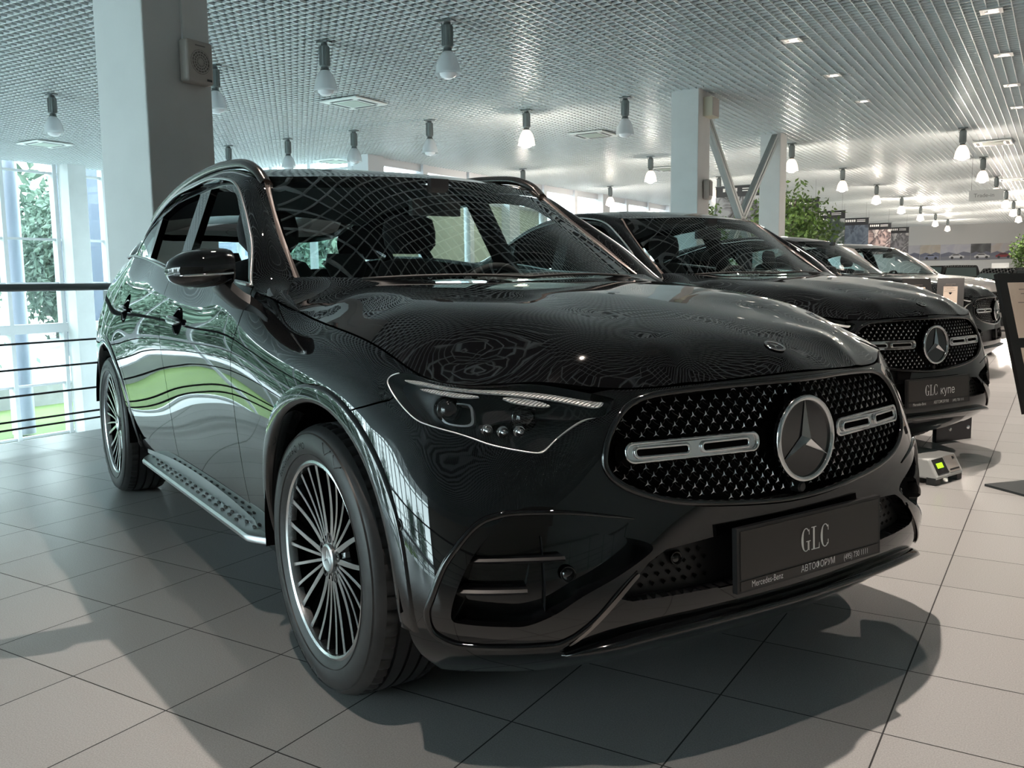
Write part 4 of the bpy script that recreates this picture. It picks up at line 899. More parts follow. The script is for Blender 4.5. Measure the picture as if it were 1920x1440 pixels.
# glass facades of the atrium
def facade(idx, horizontal, fixed, lo, hi, step):
    fr = MB(); pn = MB()
    def bx(mb, u0, u1, t, z0, z1): (rbox(mb, u0, u1, fixed-t, fixed+t, z0, z1) if horizontal else rbox(mb, fixed-t, fixed+t, u0, u1, z0, z1))
    for u in np.arange(lo, hi+.01, step): bx(fr, u-.06, u+.06, .12, -3.5, H+.7)
    for z in (-3.45, -1.9, -.20, 1.15, 2.47, 4.45): bx(fr, lo, hi, .06 if z != -.20 else .14, z-.035 if z != -.20 else -.34, z+.035 if z != -.20 else -.06)
    bx(pn, lo, hi, .008, -3.5, H+.7)
    o = struct(rbuild(fr, 'window_%d' % idx, M['mull'])); p = pn.build('pane', M['pane'], o); return o
facade(1, False, -25.0, -14, 18, 1.63); facade(3, True, 18.0, -25, -16.2, 1.63); facade(2, True, -14.0, -25, -3.8, 1.63)
w = MB(); rbox(w, -3.8, 13, -14.2, -14, -3.7, H+.75); struct(rbuild(w, 'wall_front', mat('front_wall', (.50, .45, .41), .6)))
# columns and bracing
def column(a0, a1, b0, b1, label):
    k = MB(); rbox(k, a0, a1, b0, b1, 0 if a0 > -20 else -3.5, H+.04); o = rbuild(k, 'column', M['col']); bv = o.modifiers.new('b', 'BEVEL'); bv.width = .012; bv.segments = 2; tag(o, label, 'column', 'showroom columns'); return o
column(-5.04, -4.47, 1.77, 2.37, 'big square white column behind the nearest car, carrying the fan heater')
column(-5.42, -4.86, 14.38, 15.05, 'square white column behind the second car, left of the crossed steel braces')
column(-5.50, -4.98, 20.7, 21.3, 'square white column just right of the crossed steel braces')
column(-24.9, -24.35, 13.8, 14.4, 'square grey column against the glass wall at far left')
def brace(b0, z0, b1, z1, label):
    k = MB(); p = np.array(((b0-ob), z0)); q = np.array(((b1-ob), z1)); d = (q-p)/np.linalg.norm(q-p); n = np.array((-d[1], d[0]))
    for s in (-1, 1):
        c_ = [p+n*(s*.055-.04), p+n*(s*.055+.04), q+n*(s*.055+.04), q+n*(s*.055-.04)]; k.prism([(-5.16-oa, y, z) for y, z in c_], (.14, 0, 0))
    c_ = [p-n*.10, p+n*.10, q+n*.10, q-n*.10]; k.prism([(-5.13-oa, y, z) for y, z in c_], (.05, 0, 0)); o = rbuild(k, 'brace', M['steel']); tag(o, label, 'brace', 'crossed steel braces'); return o
brace(15.15, H-.12, 20.55, .3, 'steel brace falling from the top of the left column to the right')
brace(20.6, H-.12, 15.2, .3, 'steel brace falling from the top of the right column to the left')
# round post outside the glass
k = MB(); k.lathe([(.33, -3.5), (.33, H+.7)], 32); o = k.build('round_column', mat('lilac_grey_post', (.40, .40, .50), .5), None, auto=30); o.location = W(-26.2, 12.95); tag(o, 'round lilac grey post standing just outside the glass wall', 'column')
# railing along the floor edge
r = empty('railing', W(-4.92, -4.5), ROOM); tag(r, 'dark steel railing with thin cables along the floor edge at left', 'railing')
k = MB(); k.tube([(0, 0, 1.09), (0, 6.2, 1.09)], .027, 14); k.build('handrail', M['rail'], r, True)
for z in (.70, .52, .335, .16, .105): k = MB(); k.tube([(0, 0, z), (0, 6.2, z)], .0075, 8); k.build('cable', M['cable'], r, True)
for y in (0, 1.9, 3.8, 6.15): k = MB(); k.box((0, y, .53), (.05, .012, 1.06)); k.box((0, y, .006), (.10, .10, .012)); k.build('post', M['rail'], r)
r = empty('railing', W(-4.92, -4.5), ROOM); tag(r, 'dark steel cable railing along the near floor edge beside the camera', 'railing')
k = MB(); k.tube([(0.1, 0, 1.09), (17, 0, 1.09)], .027, 14); k.build('handrail', M['rail'], r, True)
for z in (.70, .52, .335, .16, .105): k = MB(); k.tube([(0.1, 0, z), (17, 0, z)], .0075, 8); k.build('cable', M['cable'], r, True)
for y in np.arange(2.0, 17.2, 2.1): k = MB(); k.box((y, 0, .53), (.012, .05, 1.06)); k.build('post', M['rail'], r)
# ------------------------------------------------------------------ ceiling fittings
M['lampbody'] = mat('lamp_ballast_grey', (.16, .18, .18), .35, .6)
M['dome_off'] = mat('lamp_dome_unlit', (.72, .76, .78), .25); q_ = M['dome_off'].node_tree; t_ = q_.nodes.new('ShaderNodeBsdfTranslucent'); t_.inputs['Color'].default_value = (.85, .88, .9, 1); u_ = q_.nodes.new('ShaderNodeBsdfTransparent'); m1 = q_.nodes.new('ShaderNodeMixShader'); m2 = q_.nodes.new('ShaderNodeMixShader'); m1.inputs[0].default_value = .5; m2.inputs[0].default_value = .45
q_.links.new(q_.nodes['Principled BSDF'].outputs[0], m1.inputs[1]); q_.links.new(t_.outputs[0], m1.inputs[2]); q_.links.new(m1.outputs[0], m2.inputs[1]); q_.links.new(u_.outputs[0], m2.inputs[2]); q_.links.new(m2.outputs[0], q_.nodes['Material Output'].inputs['Surface'])
M['dome_on'] = mat('lamp_dome_lit', (.7, .6, .5), .3, emit=(1, .80, .64), es=1.6)
M['bulb_on'] = mat('lamp_bulb_lit', (1, 1, 1), .3, emit=(1, .88, .74), es=14)
M['bulb_off'] = mat('lamp_glass_unlit', (.72, .74, .76), .25)
def make_pendant(on):
    r = empty('pendant_lamp')
    k = MB(); k.box((0, 0, -.012), (.22, .12, .024)); k.tube([(-.09, 0, -.02), (-.10, 0, -.10), (-.05, 0, -.13)], .006, 6); k.build('ceiling_plate', M['lampbody'], r)
    k = MB(); k.lathe([(.0001, -.03), (.05, -.03), (.055, -.06), (.075, -.075), (.075, -.36), (.06, -.375), (.06, -.40), (.075, -.42), (.05, -.43), (.0001, -.43)], 24)
    for j in range(12): q = 2*PI*j/12; k.box((.077*math.cos(q), .077*math.sin(q), -.215), (.008, .008, .26))
    k.build('ballast_housing', M['lampbody'], r, auto=40)
    prof = [(.06, -.42), (.09, -.45), (.125, -.50), (.152, -.57), (.168, -.64), (.176, -.70), (.18, -.735), (.176, -.735), (.165, -.66), (.148, -.58), (.118, -.505), (.085, -.46), (.06, -.435)]
    k = MB(); k.lathe(prof, 36); k.build('dome_shade', M['dome_on' if on else 'dome_off'], r, True)
    k = MB(); k.lathe([(.001, -.44), (.04, -.46), (.045, -.55), (.10, -.66), (.13, -.69), (.11, -.75), (.06, -.785), (.0001, -.79)], 28); k.build('lamp_bulb', M['bulb_on' if on else 'bulb_off'], r, True)
    return r
PON, POFF = make_pendant(True), make_pendant(False); uo, uf = [], []
def pendant(a, b, on, label):
    o = (PON if on else POFF); lst = uo if on else uf
    if lst: o = copy_tree(o)
    lst.append(o); o.location = W(a, b, H); o.rotation_euler.z = ROOM; tag(o, label, 'lamp', 'lit pendant lamps' if on else 'unlit pendant lamps')
pendant(-6.21, 8.01, False, 'unlit glass dome pendant lamp, the largest one, near the top middle of the photo')
pendant(-8.40, 7.89, False, 'unlit glass dome pendant lamp above the near edge of the round-cornered ceiling unit')
pendant(-10.92, 7.96, False, 'unlit pendant lamp half hidden behind the right edge of the big white column')
pendant(-15.24, 7.77, False, 'unlit pendant lamp hanging left of the big white column')
pendant(-11.07, 14.1, False, 'unlit pendant lamp, rightmost of the small row just above the near car roof')
pendant(-13.40, 14.2, False, 'unlit pendant lamp right of the flat ceiling unit just above the near car roof')
pendant(-15.59, 14.2, False, 'unlit pendant lamp left of the flat ceiling unit just above the near car roof')
pendant(-17.66, 14.1, False, 'small unlit pendant lamp touching the roof rail of the near car')
pendant(-8.68, 14.35, True, 'lit warm pendant lamp, the biggest lit one, over the near car windscreen')
pendant(-6.37, 14.32, False, 'unlit pendant lamp left of the square column behind the second car')
pendant(-13.99, 23.1, True, 'lit pendant lamp low over the right end of the near car roof')
pendant(-9.38, 22.8, True, 'lit pendant lamp left of the square column, above the second car roof')
pendant(-14.06, 29.9, True, 'lit pendant lamp in front of the far beige blinds')
pendant(-9.47, 29.3, True, 'lit pendant lamp framed between the square column and the steel brace')
pendant(-14.42, 43.5, True, 'tiny lit pendant lamp low behind the crossed steel braces')
ords = ['first', 'second', 'third', 'fourth', 'fifth', 'sixth', 'seventh']
for i, b in enumerate((22.65, 29.4, 36.0, 42.7, 49.4, 56.1, 63.0)): pendant(-5.2-.03*i, b, True, ords[i]+' lit lamp from the right-hand square column in the long middle row of pendants')
for i, b in enumerate((22.6, 29.1, 35.6, 42.2, 48.8, 55.0)): pendant(-1.02, b, True, ords[i]+' lit pendant lamp counting into the depth in the row along the right edge')
# recessed downlights (those the photo shows)
M['dl_trim'] = mat('downlight_trim', (.60, .60, .60), .3, .6); M['dl_on'] = mat('downlight_lit', (1, 1, 1), .3, emit=(1, .86, .72), es=22)
dl = None
for (a, b), lb in zip([(-2.45, 11.8), (-2.45, 14.65), (-2.45, 17.5), (.25, 11.8), (.25, 14.7), (.25, 17.5), (.25, 20.2)],
      ['square downlight nearest the camera in the left row', 'brightest downlight, second in the left row', 'third and smallest downlight in the left row', 'first downlight at the top right corner', 'second downlight down the right edge', 'third downlight down the right edge', 'fourth and smallest downlight down the right edge']):
    if dl is None:
        dl = empty('downlight'); k = MB(); s = .14
        for x0, x1, y0, y1 in ((-s, s, -s, -.09), (-s, s, .09, s), (-s, -.09, -.09, .09), (.09, s, -.09, .09)): k.box(((x0+x1)/2, (y0+y1)/2, -.008), (x1-x0, y1-y0, .016))
        k.build('trim_frame', M['dl_trim'], dl); k = MB(); k.lathe([(.115, .0), (.085, .03), (.07, .05)], 24); k.build('reflector_cone', M['dl_trim'], dl, True); k = MB(); k.lathe([(.085, .028), (.0001, .022)], 24); k.build('lamp', M['dl_on'], dl); o = dl
    else: o = copy_tree(dl)
    o.location = W(a, b, H); o.rotation_euler.z = ROOM; tag(o, lb+' of recessed ceiling spots', 'downlight', 'recessed downlights')
# cassette air conditioners
M['ac'] = mat('ac_white', (.72, .76, .74), .4); M['ac2'] = mat('ac_grille', (.42, .50, .44), .6); M['slot'] = mat('ac_slot', (.05, .06, .06), .6); ac = None
for (a, b), lb in zip([(-11.06, 11.56), (-21.0, 11.1), (-17.4, 17.9), (-8.9, 18.0), (-10.07, 25.8), (-.56, 25.7), (-.56, 37)],
      ['white cassette air conditioner over the near car, left of top middle', 'white cassette air conditioner left of the big column over the glass wall', 'flat white cassette air conditioner seen just above the near car roof', 'white cassette air conditioner left of the unlit lamp by the square column', 'thin sliver of air conditioner half behind the left square column', 'cassette air conditioner near the right edge beside a lit pendant', 'small distant cassette air conditioner at the right edge above the hanging sign']):
    if ac is None:
        ac = empty('air_conditioner'); k = MB(); k.box((0, 0, -.02), (.95, .95, .04)); p = k.build('panel', M['ac'], ac); bv = p.modifiers.new('b', 'BEVEL'); bv.width = .015; bv.segments = 2
        k = MB(); k.box((0, 0, -.043), (.50, .50, .01)); k.build('intake_grille', M['ac2'], ac)
        for j in range(4):
            k = MB(); k.box((.36, 0, -.041), (.075, .56, .006)); q = k.build('air_slot', M['slot'], ac); q.rotation_euler.z = j*PI/2
        o = ac
    else: o = copy_tree(ac)
    o.location = W(a, b, H-.012); o.rotation_euler.z = ROOM; tag(o, lb, 'air conditioner', 'ceiling cassette units')
# fan heater on the near column
M['beige'] = mat('beige_plastic', (.42, .39, .36), .5); M['beige2'] = mat('beige_grille', (.17, .16, .15), .6)
fh = empty('fan_heater', W(-4.468, 2.19, 2.77), ROOM); tag(fh, 'beige wall fan heater with a round grille, mounted high on the big column', 'heater')
k = MB(); k.box((.05, 0, 0), (.10, .245, .315)); p = k.build('heater_case', M['beige'], fh); bv = p.modifiers.new('b', 'BEVEL'); bv.width = .022; bv.segments = 3
k = MB()
for rr in (.022, .042, .062, .082): k.tube([(.101, rr*math.cos(t), rr*math.sin(t)+.0) for t in np.linspace(0, 2*PI, 33)[:-1]], .0045, 6, closed=True)
for j in range(8): q = PI*j/8; k.tube([(.101, -.088*math.cos(q), -.088*math.sin(q)), (.101, .088*math.cos(q), .088*math.sin(q))], .003, 6)
k.build('round_grille', M['beige'], fh); k = MB(); k.lathe([(.09, .1005), (.0001, .1005)], 32, ax='x'); k.build('fan_opening', M['beige2'], fh)
k = MB(); k.box((.1015, .075, -.125), (.004, .045, .016)); k.build('display', M['slot'], fh); k = MB(); k.box((.1015, 0, .118), (.003, .09, .008)); k.build('name_strip', M['beige2'], fh)
k = MB(); k.box((0, 0, 0), (.02, .028, 1.75)); o = k.build('conduit', M['col']); o.location = W(-4.46, 2.12, 3.80); o.rotation_euler.z = ROOM; tag(o, 'thin grey cable conduit running up from the fan heater', 'conduit')
# boxes on the second column
sb = empty('wall_box', W(-4.86, 14.84, 4.40), ROOM); tag(sb, 'beige square box high on the right side of the square column', 'box'); k = MB(); k.box((.09, 0, 0), (.18, .40, .36)); k.build('box_case', mat('cream_box', (.62, .60, .48), .5), sb); k = MB(); k.box((.185, 0, 0), (.01, .37, .33)); k.build('lid', M['beige'], sb)
sb = empty('wall_box', W(-4.86, 14.75, 2.82), ROOM); tag(sb, 'small rounded beige speaker low on the right side of the square column', 'box'); k = MB(); k.box((.07, 0, 0), (.14, .22, .40)); p = k.build('box_case', M['beige'], sb); bv = p.modifiers.new('b', 'BEVEL'); bv.width = .05; bv.segments = 3; k = MB(); k.box((.142, 0, .02), (.01, .15, .28)); k.build('speaker_front', M['beige2'], sb)
# ------------------------------------------------------------------ far end
def pic_mat(name, cols, scale):              # blurry printed photograph
    m = mat(name, cols[0], .5); t = m.node_tree; b = t.nodes['Principled BSDF']; tx = t.nodes.new('ShaderNodeTexCoord'); v = t.nodes.new('ShaderNodeTexNoise'); v.inputs['Scale'].default_value = scale; v.inputs['Detail'].default_value = 5; v.inputs['Distortion'].default_value = .8; r = t.nodes.new('ShaderNodeValToRGB')
    t.links.new(tx.outputs['Object'], v.inputs['Vector']); t.links.new(v.outputs['Fac'], r.inputs['Fac'])
    r.color_ramp.elements[0].color = (*cols[0], 1); r.color_ramp.elements[0].position = .38; r.color_ramp.elements[1].color = (*cols[-1], 1); r.color_ramp.elements[1].position = .62
    for i, c_ in enumerate(cols[1:-1]): e = r.color_ramp.elements.new(.38+(i+1)/(len(cols)-1)*.24); e.color = (*c_, 1)
    t.links.new(r.outputs['Color'], b.inputs['Base Color']); return m
M['ban'] = mat('banner_black', (.012, .014, .018), .5)
bans = [(-7.85, 26.5, 1.55, 2.0, 4.05), (-7.35, 32.5, 1.35, 1.75, 4.0), (-7.7, 39, 1.35, 1.65, 3.95), (-7.75, 45, 1.3, 1.65, 3.95), (-7.55, 50.5, 1.3, 1.7, 3.95), (-7.4, 56, 1.3, 1.75, 3.95)]
blab = ['large black banner with a monochrome photo hanging behind the steel braces', 'dark hanging banner half covered by the big leafy plant, leftmost of the row', 'green-black hanging banner directly right of the leafy plant top', 'dark blue hanging banner third from the end of the row', 'hanging banner with a pink-toned photo of people', 'grey photo banner at the far end of the row']
pcs = [[(.35, .36, .38), (.03, .03, .03), (.6, .6, .62)], [(.03, .04, .035), (.3, .32, .33), (.06, .07, .06)], [(.02, .04, .03), (.04, .07, .05), (.4, .42, .42)], [(.05, .07, .10), (.10, .13, .17), (.03, .04, .06)], [(.55, .42, .40), (.05, .04, .05), (.70, .62, .60)], [(.25, .25, .27), (.08, .08, .09), (.45, .45, .46)]]
for (a, b, w_, h_, zt), lb, pc in zip(bans, blab, pcs):
    e = empty('hanging_banner', W(a, b, zt), ROOM); tag(e, lb, 'banner', 'hanging banners'); cl_ = MB(); cl_.box((0, 0, -h_/2), (w_, .012, h_)); k = MB(); k.box((0, -.008, -h_/2-.17), (w_*.98, .004, h_-.36)); k.build('picture', pic_mat('banner_picture', pc, 2.2), e)
    for i in range(5): cl_.box((-w_*.32+i*.10, -.009, -.13), (.07, .008, .11), 1)
    for j in range(2): cl_.box((w_*.22, -.009, -.10-.07*j), (w_*.30, .008, .025), 1)
    cl_.build('cloth', [M['ban'], M['white']], e); k = MB(); k.tube([(-w_/2-.03, 0, 0), (w_/2+.03, 0, 0)], .012, 8); k.build('top_bar', M['lampbody'], e)
    k = MB(); k.tube([(-w_*.4, 0, 0), (-w_*.4, 0, H-zt)], .003, 5); k.tube([(w_*.4, 0, 0), (w_*.4, 0, H-zt)], .003, 5); k.build('hanger', M['cable'], e)
# photo frieze on the far wall: five panels
fp = [(-9.7, -8.0, [(.60, .58, .60), (.12, .13, .2), (.40, .42, .5)]), (-8.0, -6.6, [(.55, .48, .40), (.10, .12, .18), (.30, .34, .45)]), (-6.6, -4.6, [(.50, .50, .60), (.55, .56, .60), (.12, .13, .15)]), (-4.6, -3.3, [(.04, .045, .05), (.10, .11, .12), (.40, .40, .42)]), (-3.3, -1.85, [(.55, .52, .52), (.50, .50, .55), (.36, .40, .46)])]
def carsil(k, x, z, s):
    P = [(-1, 0), (-1, .26), (-.78, .34), (-.45, .56), (.25, .58), (.60, .36), (.98, .27), (1, 0)]; k.prism([(x+p[0]*s, 0, z+p[1]*s) for p in P], (0, .012, 0), 0)
    k.prism([(x+p[0]*s, -.004, z+p[1]*s) for p in ((-.66, .36), (-.42, .52), (.22, .53), (.48, .37))], (0, .010, 0), 1)
    for u in (-.6, .6): k.prism([(x+(u+.19*math.cos(t))*s, -.004, z+(.02+.19*math.sin(t))*s) for t in np.linspace(0, 2*PI, 15)[:-1]], (0, .010, 0), 1)
fp = [(-9.7, -8.0, [(.50, .50, .54), (.58, .57, .60), (.52, .52, .56)]), (-8.0, -6.6, [(.52, .46, .38), (.58, .53, .46), (.48, .46, .44)]), (-6.6, -4.6, [(.52, .53, .62), (.60, .61, .66), (.55, .56, .63)]), (-4.6, -3.3, [(.05, .055, .06), (.10, .11, .12), (.16, .17, .19)]), (-3.3, -1.85, [(.58, .52, .48), (.60, .58, .58), (.55, .55, .60)])]
M['fground'] = mat('print_road', (.22, .23, .27), .5); M['fhill'] = mat('print_hills', (.16, .17, .23), .5)
fl = ['frieze photo at the left end of the far wall band', 'frieze photo of cars in front of a pale building', 'frieze photo with a silver pickup before blue hills', 'darkest frieze photo, a car in a black garage', 'frieze photo with a red car, last on the right']
for (a0, a1, pc), lb, cc in zip(fp, fl, [(.2, .2, .25), (.25, .28, .4), (.7, .7, .72), (.75, .75, .76), (.30, .02, .03)]):
    e = empty('frieze_photo', W((a0+a1)/2, 70.98, 2.13), ROOM); tag(e, lb, 'photo', 'wall photo frieze'); k = MB(); k.box((0, -.02, .58), (a1-a0-.01, .04, 1.16)); k.build('print', pic_mat('frieze_print', pc, 1.1), e)
    wd_ = (a1-a0)/2-.01; k = MB(); k.prism([(x, 0, z) for x, z in [(-wd_, .02), (wd_, .02), (wd_, .30), (wd_*.3, .34), (-wd_, .27)]], (0, .012, 0), 0); k.prism([(x, .002, z) for x, z in [(-wd_, .27), (wd_, .30), (wd_, .52), (wd_*.55, .62), (wd_*.1, .47), (-wd_*.45, .60), (-wd_, .46)]], (0, .010, 0), 1)
    q = k.build('landscape_picture', [M['fground'], M['fhill']], e); q.location.y = -.053
    k = MB(); carsil(k, .1, .17, .50); q = k.build('car_picture', [mat('frieze_car', cc, .5), M['ban']], e); q.location.y = -.062
# hanging sign
e = empty('hanging_sign', W(-.82, 28, 3.28), ROOM); tag(e, 'white sign reading Trade-in hung from the ceiling at right', 'sign'); k = MB(); k.box((0, 0, .165), (.92, .03, .33)); k.build('board', M['wall'], e)
V, F = text_mesh('Trade-in', .16); k = MB(); k.add(V, F); o = k.build('lettering', mat('sign_grey', (.2, .2, .2), .5), e); o.rotation_euler = (PI/2, 0, 0); o.location = (-.33, -.017, .11)
k = MB(); k.tube([(-.4, 0, .33), (-.4, 0, H-3.28)], .004, 5); k.tube([(.4, 0, .33), (.4, 0, H-3.28)], .004, 5); k.build('hanger', M['cable'], e)
# leafy plants
M['leaf'] = noise_mat('leaf_green', (.045, .10, .02), (.13, .22, .05), 9, .5); M['bark'] = noise_mat('bark', (.10, .07, .05), (.17, .13, .10), 20, .8); M['pot'] = mat('plant_pot', (.05, .05, .05), .4)
def leaves(n, c, r, size, seed):
    g_ = np.random.default_rng(seed); k = MB(); nc = max(6, n//45); cl = g_.normal(size=(nc, 3)); cl /= np.linalg.norm(cl, axis=1, keepdims=True); cl = cl*np.array(r)*(.35+.65*g_.random((nc, 1)))+c
    for i in range(n):
        p = cl[i % nc]+g_.normal(size=3)*np.array(r)*.20; d = g_.normal(size=3); d[2] -= .4; d /= np.linalg.norm(d); s_ = np.cross(d, g_.normal(size=3)); s_ /= np.linalg.norm(s_); L = size*(.6+.8*g_.random()); w_ = L*.24; u = np.cross(s_, d)
        k.add([p, p+d*L*.45+s_*w_+u*L*.06, p+d*L, p+d*L*.45-s_*w_+u*L*.06], [(0, 1, 2, 3)])
    return k, cl
def plant(a, b, h, rad, n, label, seed):
    e = empty('potted_plant', W(a, b)); tag(e, label, 'plant'); k = MB(); k.lathe([(.0001, .45), (.24, .45), (.27, .5), (.30, .5), (.22, 0), (.0001, 0)], 24); k.build('pot', M['pot'], e, auto=40)
    k, cl = leaves(n, np.array((0, 0, h*.68)), (rad, rad, h*.32), .16, seed); tag(k.build('foliage', M['leaf'], e), kind='stuff')
    k = MB(); k.tube([(0, 0, .4), (.04, .02, h*.3), (-.02, 0, h*.6), (0, 0, h*.9)], [.04, .035, .025, .01], 8)
    for c_ in cl[:24]: k.tube([(0, 0, max(.5, c_[2]-.5)), tuple(c_*np.array((.5, .5, 1))-np.array((0, 0, .12))), tuple(c_)], [.012, .008, .004], 5)
    k.build('trunk', M['bark'], e, True)
plant(-5.75, 25.2, 3.7, 1.25, 2600, 'tall leafy potted tree behind the third car, right of the square column', 3)
plant(-7.9, 24.5, 3.2, .7, 1500, 'leafy potted tree partly hidden by the right-hand square column', 5)
plant(-.45, 50, 3.1, .7, 900, 'leafy plant cut by the right photo edge beside the wall frieze', 8)
# ------------------------------------------------------------------ the other cars of the row
def recolour(o, new):
    if o.type == 'MESH' and o.data.materials and o.data.materials[0] == M['paint']:
        o.material_slots[0].link = 'OBJECT'; o.material_slots[0].material = new
    for c in o.children: recolour(c, new)
def strip_parts(o, names):
    for c in list(o.children):
        strip_parts(c, names)
        if c.name.split('.')[0] in names: bpy.data.objects.remove(c)
PLATE0 = [c for c in MAIN.children if c.name.startswith('dealer_plate')][0]
C2 = copy_tree(MAIN); strip_parts(C2, ('lettering', 'plate_face', 'dealer_plate', 'roof_rail'))
for c in C2.children:                         # the coupe's roof falls away towards the tail
    if c.name.split('.')[0] in ('roof', 'side_frame', 'window_frame', 'quarter_glass', 'headliner', 'rear_window', 'window_chrome', 'door_window'):
        c.data = c.data.copy()
        for v in c.data.vertices:
            x, z = v.co.x, v.co.z; v.co.z = z-.17*max(0, (-1.5-x)/1.6)**2*min(1, max(0, (z-1.2)/.3))
C2.location = (-1.363, 2.908, .012); C2.rotation_euler.z = -.0704
tag(C2, 'second black car in the row, with a GLC купе display plate on the bumper', 'car'); dealer_plate(C2, 'GLC купе')
C3 = copy_tree(C2); strip_parts(C3, ('lettering', 'plate_face', 'dealer_plate', 'rim_spoke', 'lug_bolt', 'cap_star', 'sidewall_lettering', 'rubber_stud')); C3.location = (-3.69, 7.72, 0); C3.rotation_euler.z = .288; tag(C3, 'third car in the row, black, mostly hidden behind the second car', 'car')
C4 = copy_tree(C3); C4.location = (-5.0, 10.7, 0); C4.rotation_euler.z = .05; tag(C4, 'fourth car in the row, with a pale silver hood', 'car'); recolour(C4, M['silver'])
for c in C4.children:
    if c.name.startswith('roof') and not c.name.startswith('roof_rail'): c.material_slots[0].material = M['paint']
# boxy cars far away
M['farglass'] = mat('far_car_glass', (.05, .07, .07), .1); M['farplate'] = mat('far_sheet', (.55, .60, .58), .5)
def boxy(loc, rz, paint, label, L=4.6, w=1.9, h=1.95, hood=1.35, boxy_=True):
    e = empty('car', loc, rz); tag(e, label, 'car'); y = w/2
    def loft(secs, name, m, par):
        k = MB(); n = 8
        for x, yy, z0, z1, r in secs:
            for p in ((-yy+r, z0), (-yy, z0+r), (-yy, z1-r), (-yy+r, z1), (yy-r, z1), (yy, z1-r), (yy, z0+r), (yy-r, z0)): k.V.append((x, p[0], p[1]))
        q = len(secs); k.F = [(i*n+j, i*n+(j+1) % n, (i+1)*n+(j+1) % n, (i+1)*n+j) for i in range(q-1) for j in range(n)]+[tuple(range(n)), tuple(range((q-1)*n, q*n))]; k.M = [0]*len(k.F); return k.build(name, m, par, auto=35)
    f_, b_ = L/2, -L/2; zb = h*.57
    loft([(f_, y*.88, .42, zb*.80, .06), (f_-.12, y*.97, .30, zb*.92, .08), (f_-hood, y, .28, zb, .08), (0, y, .28, zb, .08), (b_+.15, y, .30, zb, .08), (b_, y*.93, .42, zb*.95, .08)], 'body', paint, e)
    cb = loft([(f_-hood-.05, y*.90, zb-.05, zb+.02, .03), (f_-hood-(.25 if boxy_ else .75), y*.84, zb-.05, h-.03, .08), (f_-hood-1.3, y*.82, zb-.05, h, .09), (b_+.35, y*.82, zb-.05, h-.01, .09), (b_+.10, y*.86, zb-.05, zb+.05, .04)], 'cabin', paint, e)
    k = MB(); x0, x1 = f_-hood-.06, f_-hood-(.24 if boxy_ else .72); k.add([(x0+.01, -y*.80, zb+.06), (x0+.01, y*.80, zb+.06), (x1+.03, y*.74, h-.10), (x1+.03, -y*.74, h-.10)], [(0, 1, 2, 3)]); k.build('windscreen', M['farglass'], e)
    for s in (-1, 1):
        k = MB(); k.add([(x1-.05, s*y*.885, zb+.06), (b_+.5, s*y*.885, zb+.06), (b_+.5, s*y*.835, h-.14), (x1-.25, s*y*.835, h-.14)], [(0, 1, 2, 3)]); k.build('side_window', M['farglass'], e)
        k = MB(); k.box((f_-hood+.0, s*(y+.10), zb+.10), (.12, .2, .15)); k.build('side_mirror', paint, e)
        k = MB(); k.lathe([(.0001, .03), (.10, .03), (.11, 0), (.09, -.02), (.0001, -.02)], 16, ax='x'); o = k.build('headlight', M['drl'], e, True); o.location = (f_-.02, s*y*.66, zb*.70); o.rotation_euler.z = PI
        for x in (f_-.85, b_+.9):
            k = MB(); k.lathe([(.20, -.10), (.34, -.11), (.37, -.07), (.37, .07), (.34, .11), (.2, .1)], 24, ax='y'); k.lathe([(.21, -.06), (.0001, -.08)], 24, ax='y'); o = k.build('wheel', M['rubber'], e, auto=40); o.location = (x, s*(y-.09), .37)
    return e
def topsign(e, h):
    pass
boxy(W(-4.7, 54, 0), ROOM-2.2, M['paint'], 'boxy black off-roader with an upright windscreen far away, behind the fourth car', h=1.62)
boxy(W(-1.35, 47, 0), ROOM-2.0, M['paint'], 'distant black SUV near the right edge, in front of the wall photos', h=1.40, boxy_=False)
k = MB(); k.box((0, 0, .12), (.02, .85, .22)); k.box((0, 0, .006), (.3, .7, .012)); o = k.build('roof_sign', M['white']); o.location = W(-1.4, 47.6, 1.40); o.rotation_euler.z = ROOM-2.0; tag(o, 'blank white sign standing on the roof of the distant black SUV', 'sign')
# ------------------------------------------------------------------ things on the floor
M['frame'] = mat('stand_black', (.012, .012, .012), .4); M['paper'] = noise_mat('price_sheet', (.62, .50, .40), (.70, .58, .48), 5, .6); M['stbase'] = mat('stand_base_steel', (.05, .06, .065), .4, .6)
def stand(loc, rz, w, h, z0, tilt, label, two=True, base=True, col='paper'):
    e = empty('price_stand', loc, rz); tag(e, label, 'sign stand')
    if base: k = MB(); k.box((0, 0, .006), (.44, .44, .012)); k.build('base_plate', M['stbase'], e); k = MB(); k.tube([(-.05, 0, .01), (-.05, 0, z0+h*.5)], .014, 10); k.build('pole', M['frame'], e)
    fr = MB(); fr.box((0, 0, h/2), (.022, w, h)); f_ = fr.build('frame', M['frame'], e); f_.location = (.03, 0, z0); f_.rotation_euler.y = tilt
    k = MB(); m_ = .055
    if two: k.box((.012, 0, h*.73), (.004, w-2*m_, h*.40)); k.box((.012, 0, h*.26), (.004, w-2*m_, h*.40))
    else: k.box((.012, 0, h/2-.02), (.004, w-2*m_, h-2*m_-.03))
    sh = k.build('sheet', M[col], f_); k = MB()
    for i in range(9): k.box((.0145, -.02*(i % 2), h*(.88 if two else .8)-i*h*.032), (.001, (w-2*m_)*.7*(1-.2*(i % 3)), h*.006))
    k.build('lettering', mat('sheet_print', (.30, .24, .20), .6), f_); return e
stand((.062, 2.985, 0), -.28, .52, .72, .42, -.30, 'black price stand with a peach sheet and steel base, at the right photo edge')
stand((-2.42, 5.76, 0), -.75, .24, .34, .77, -.5, 'small black-framed sheet standing low beside the third car hood, left one', False)
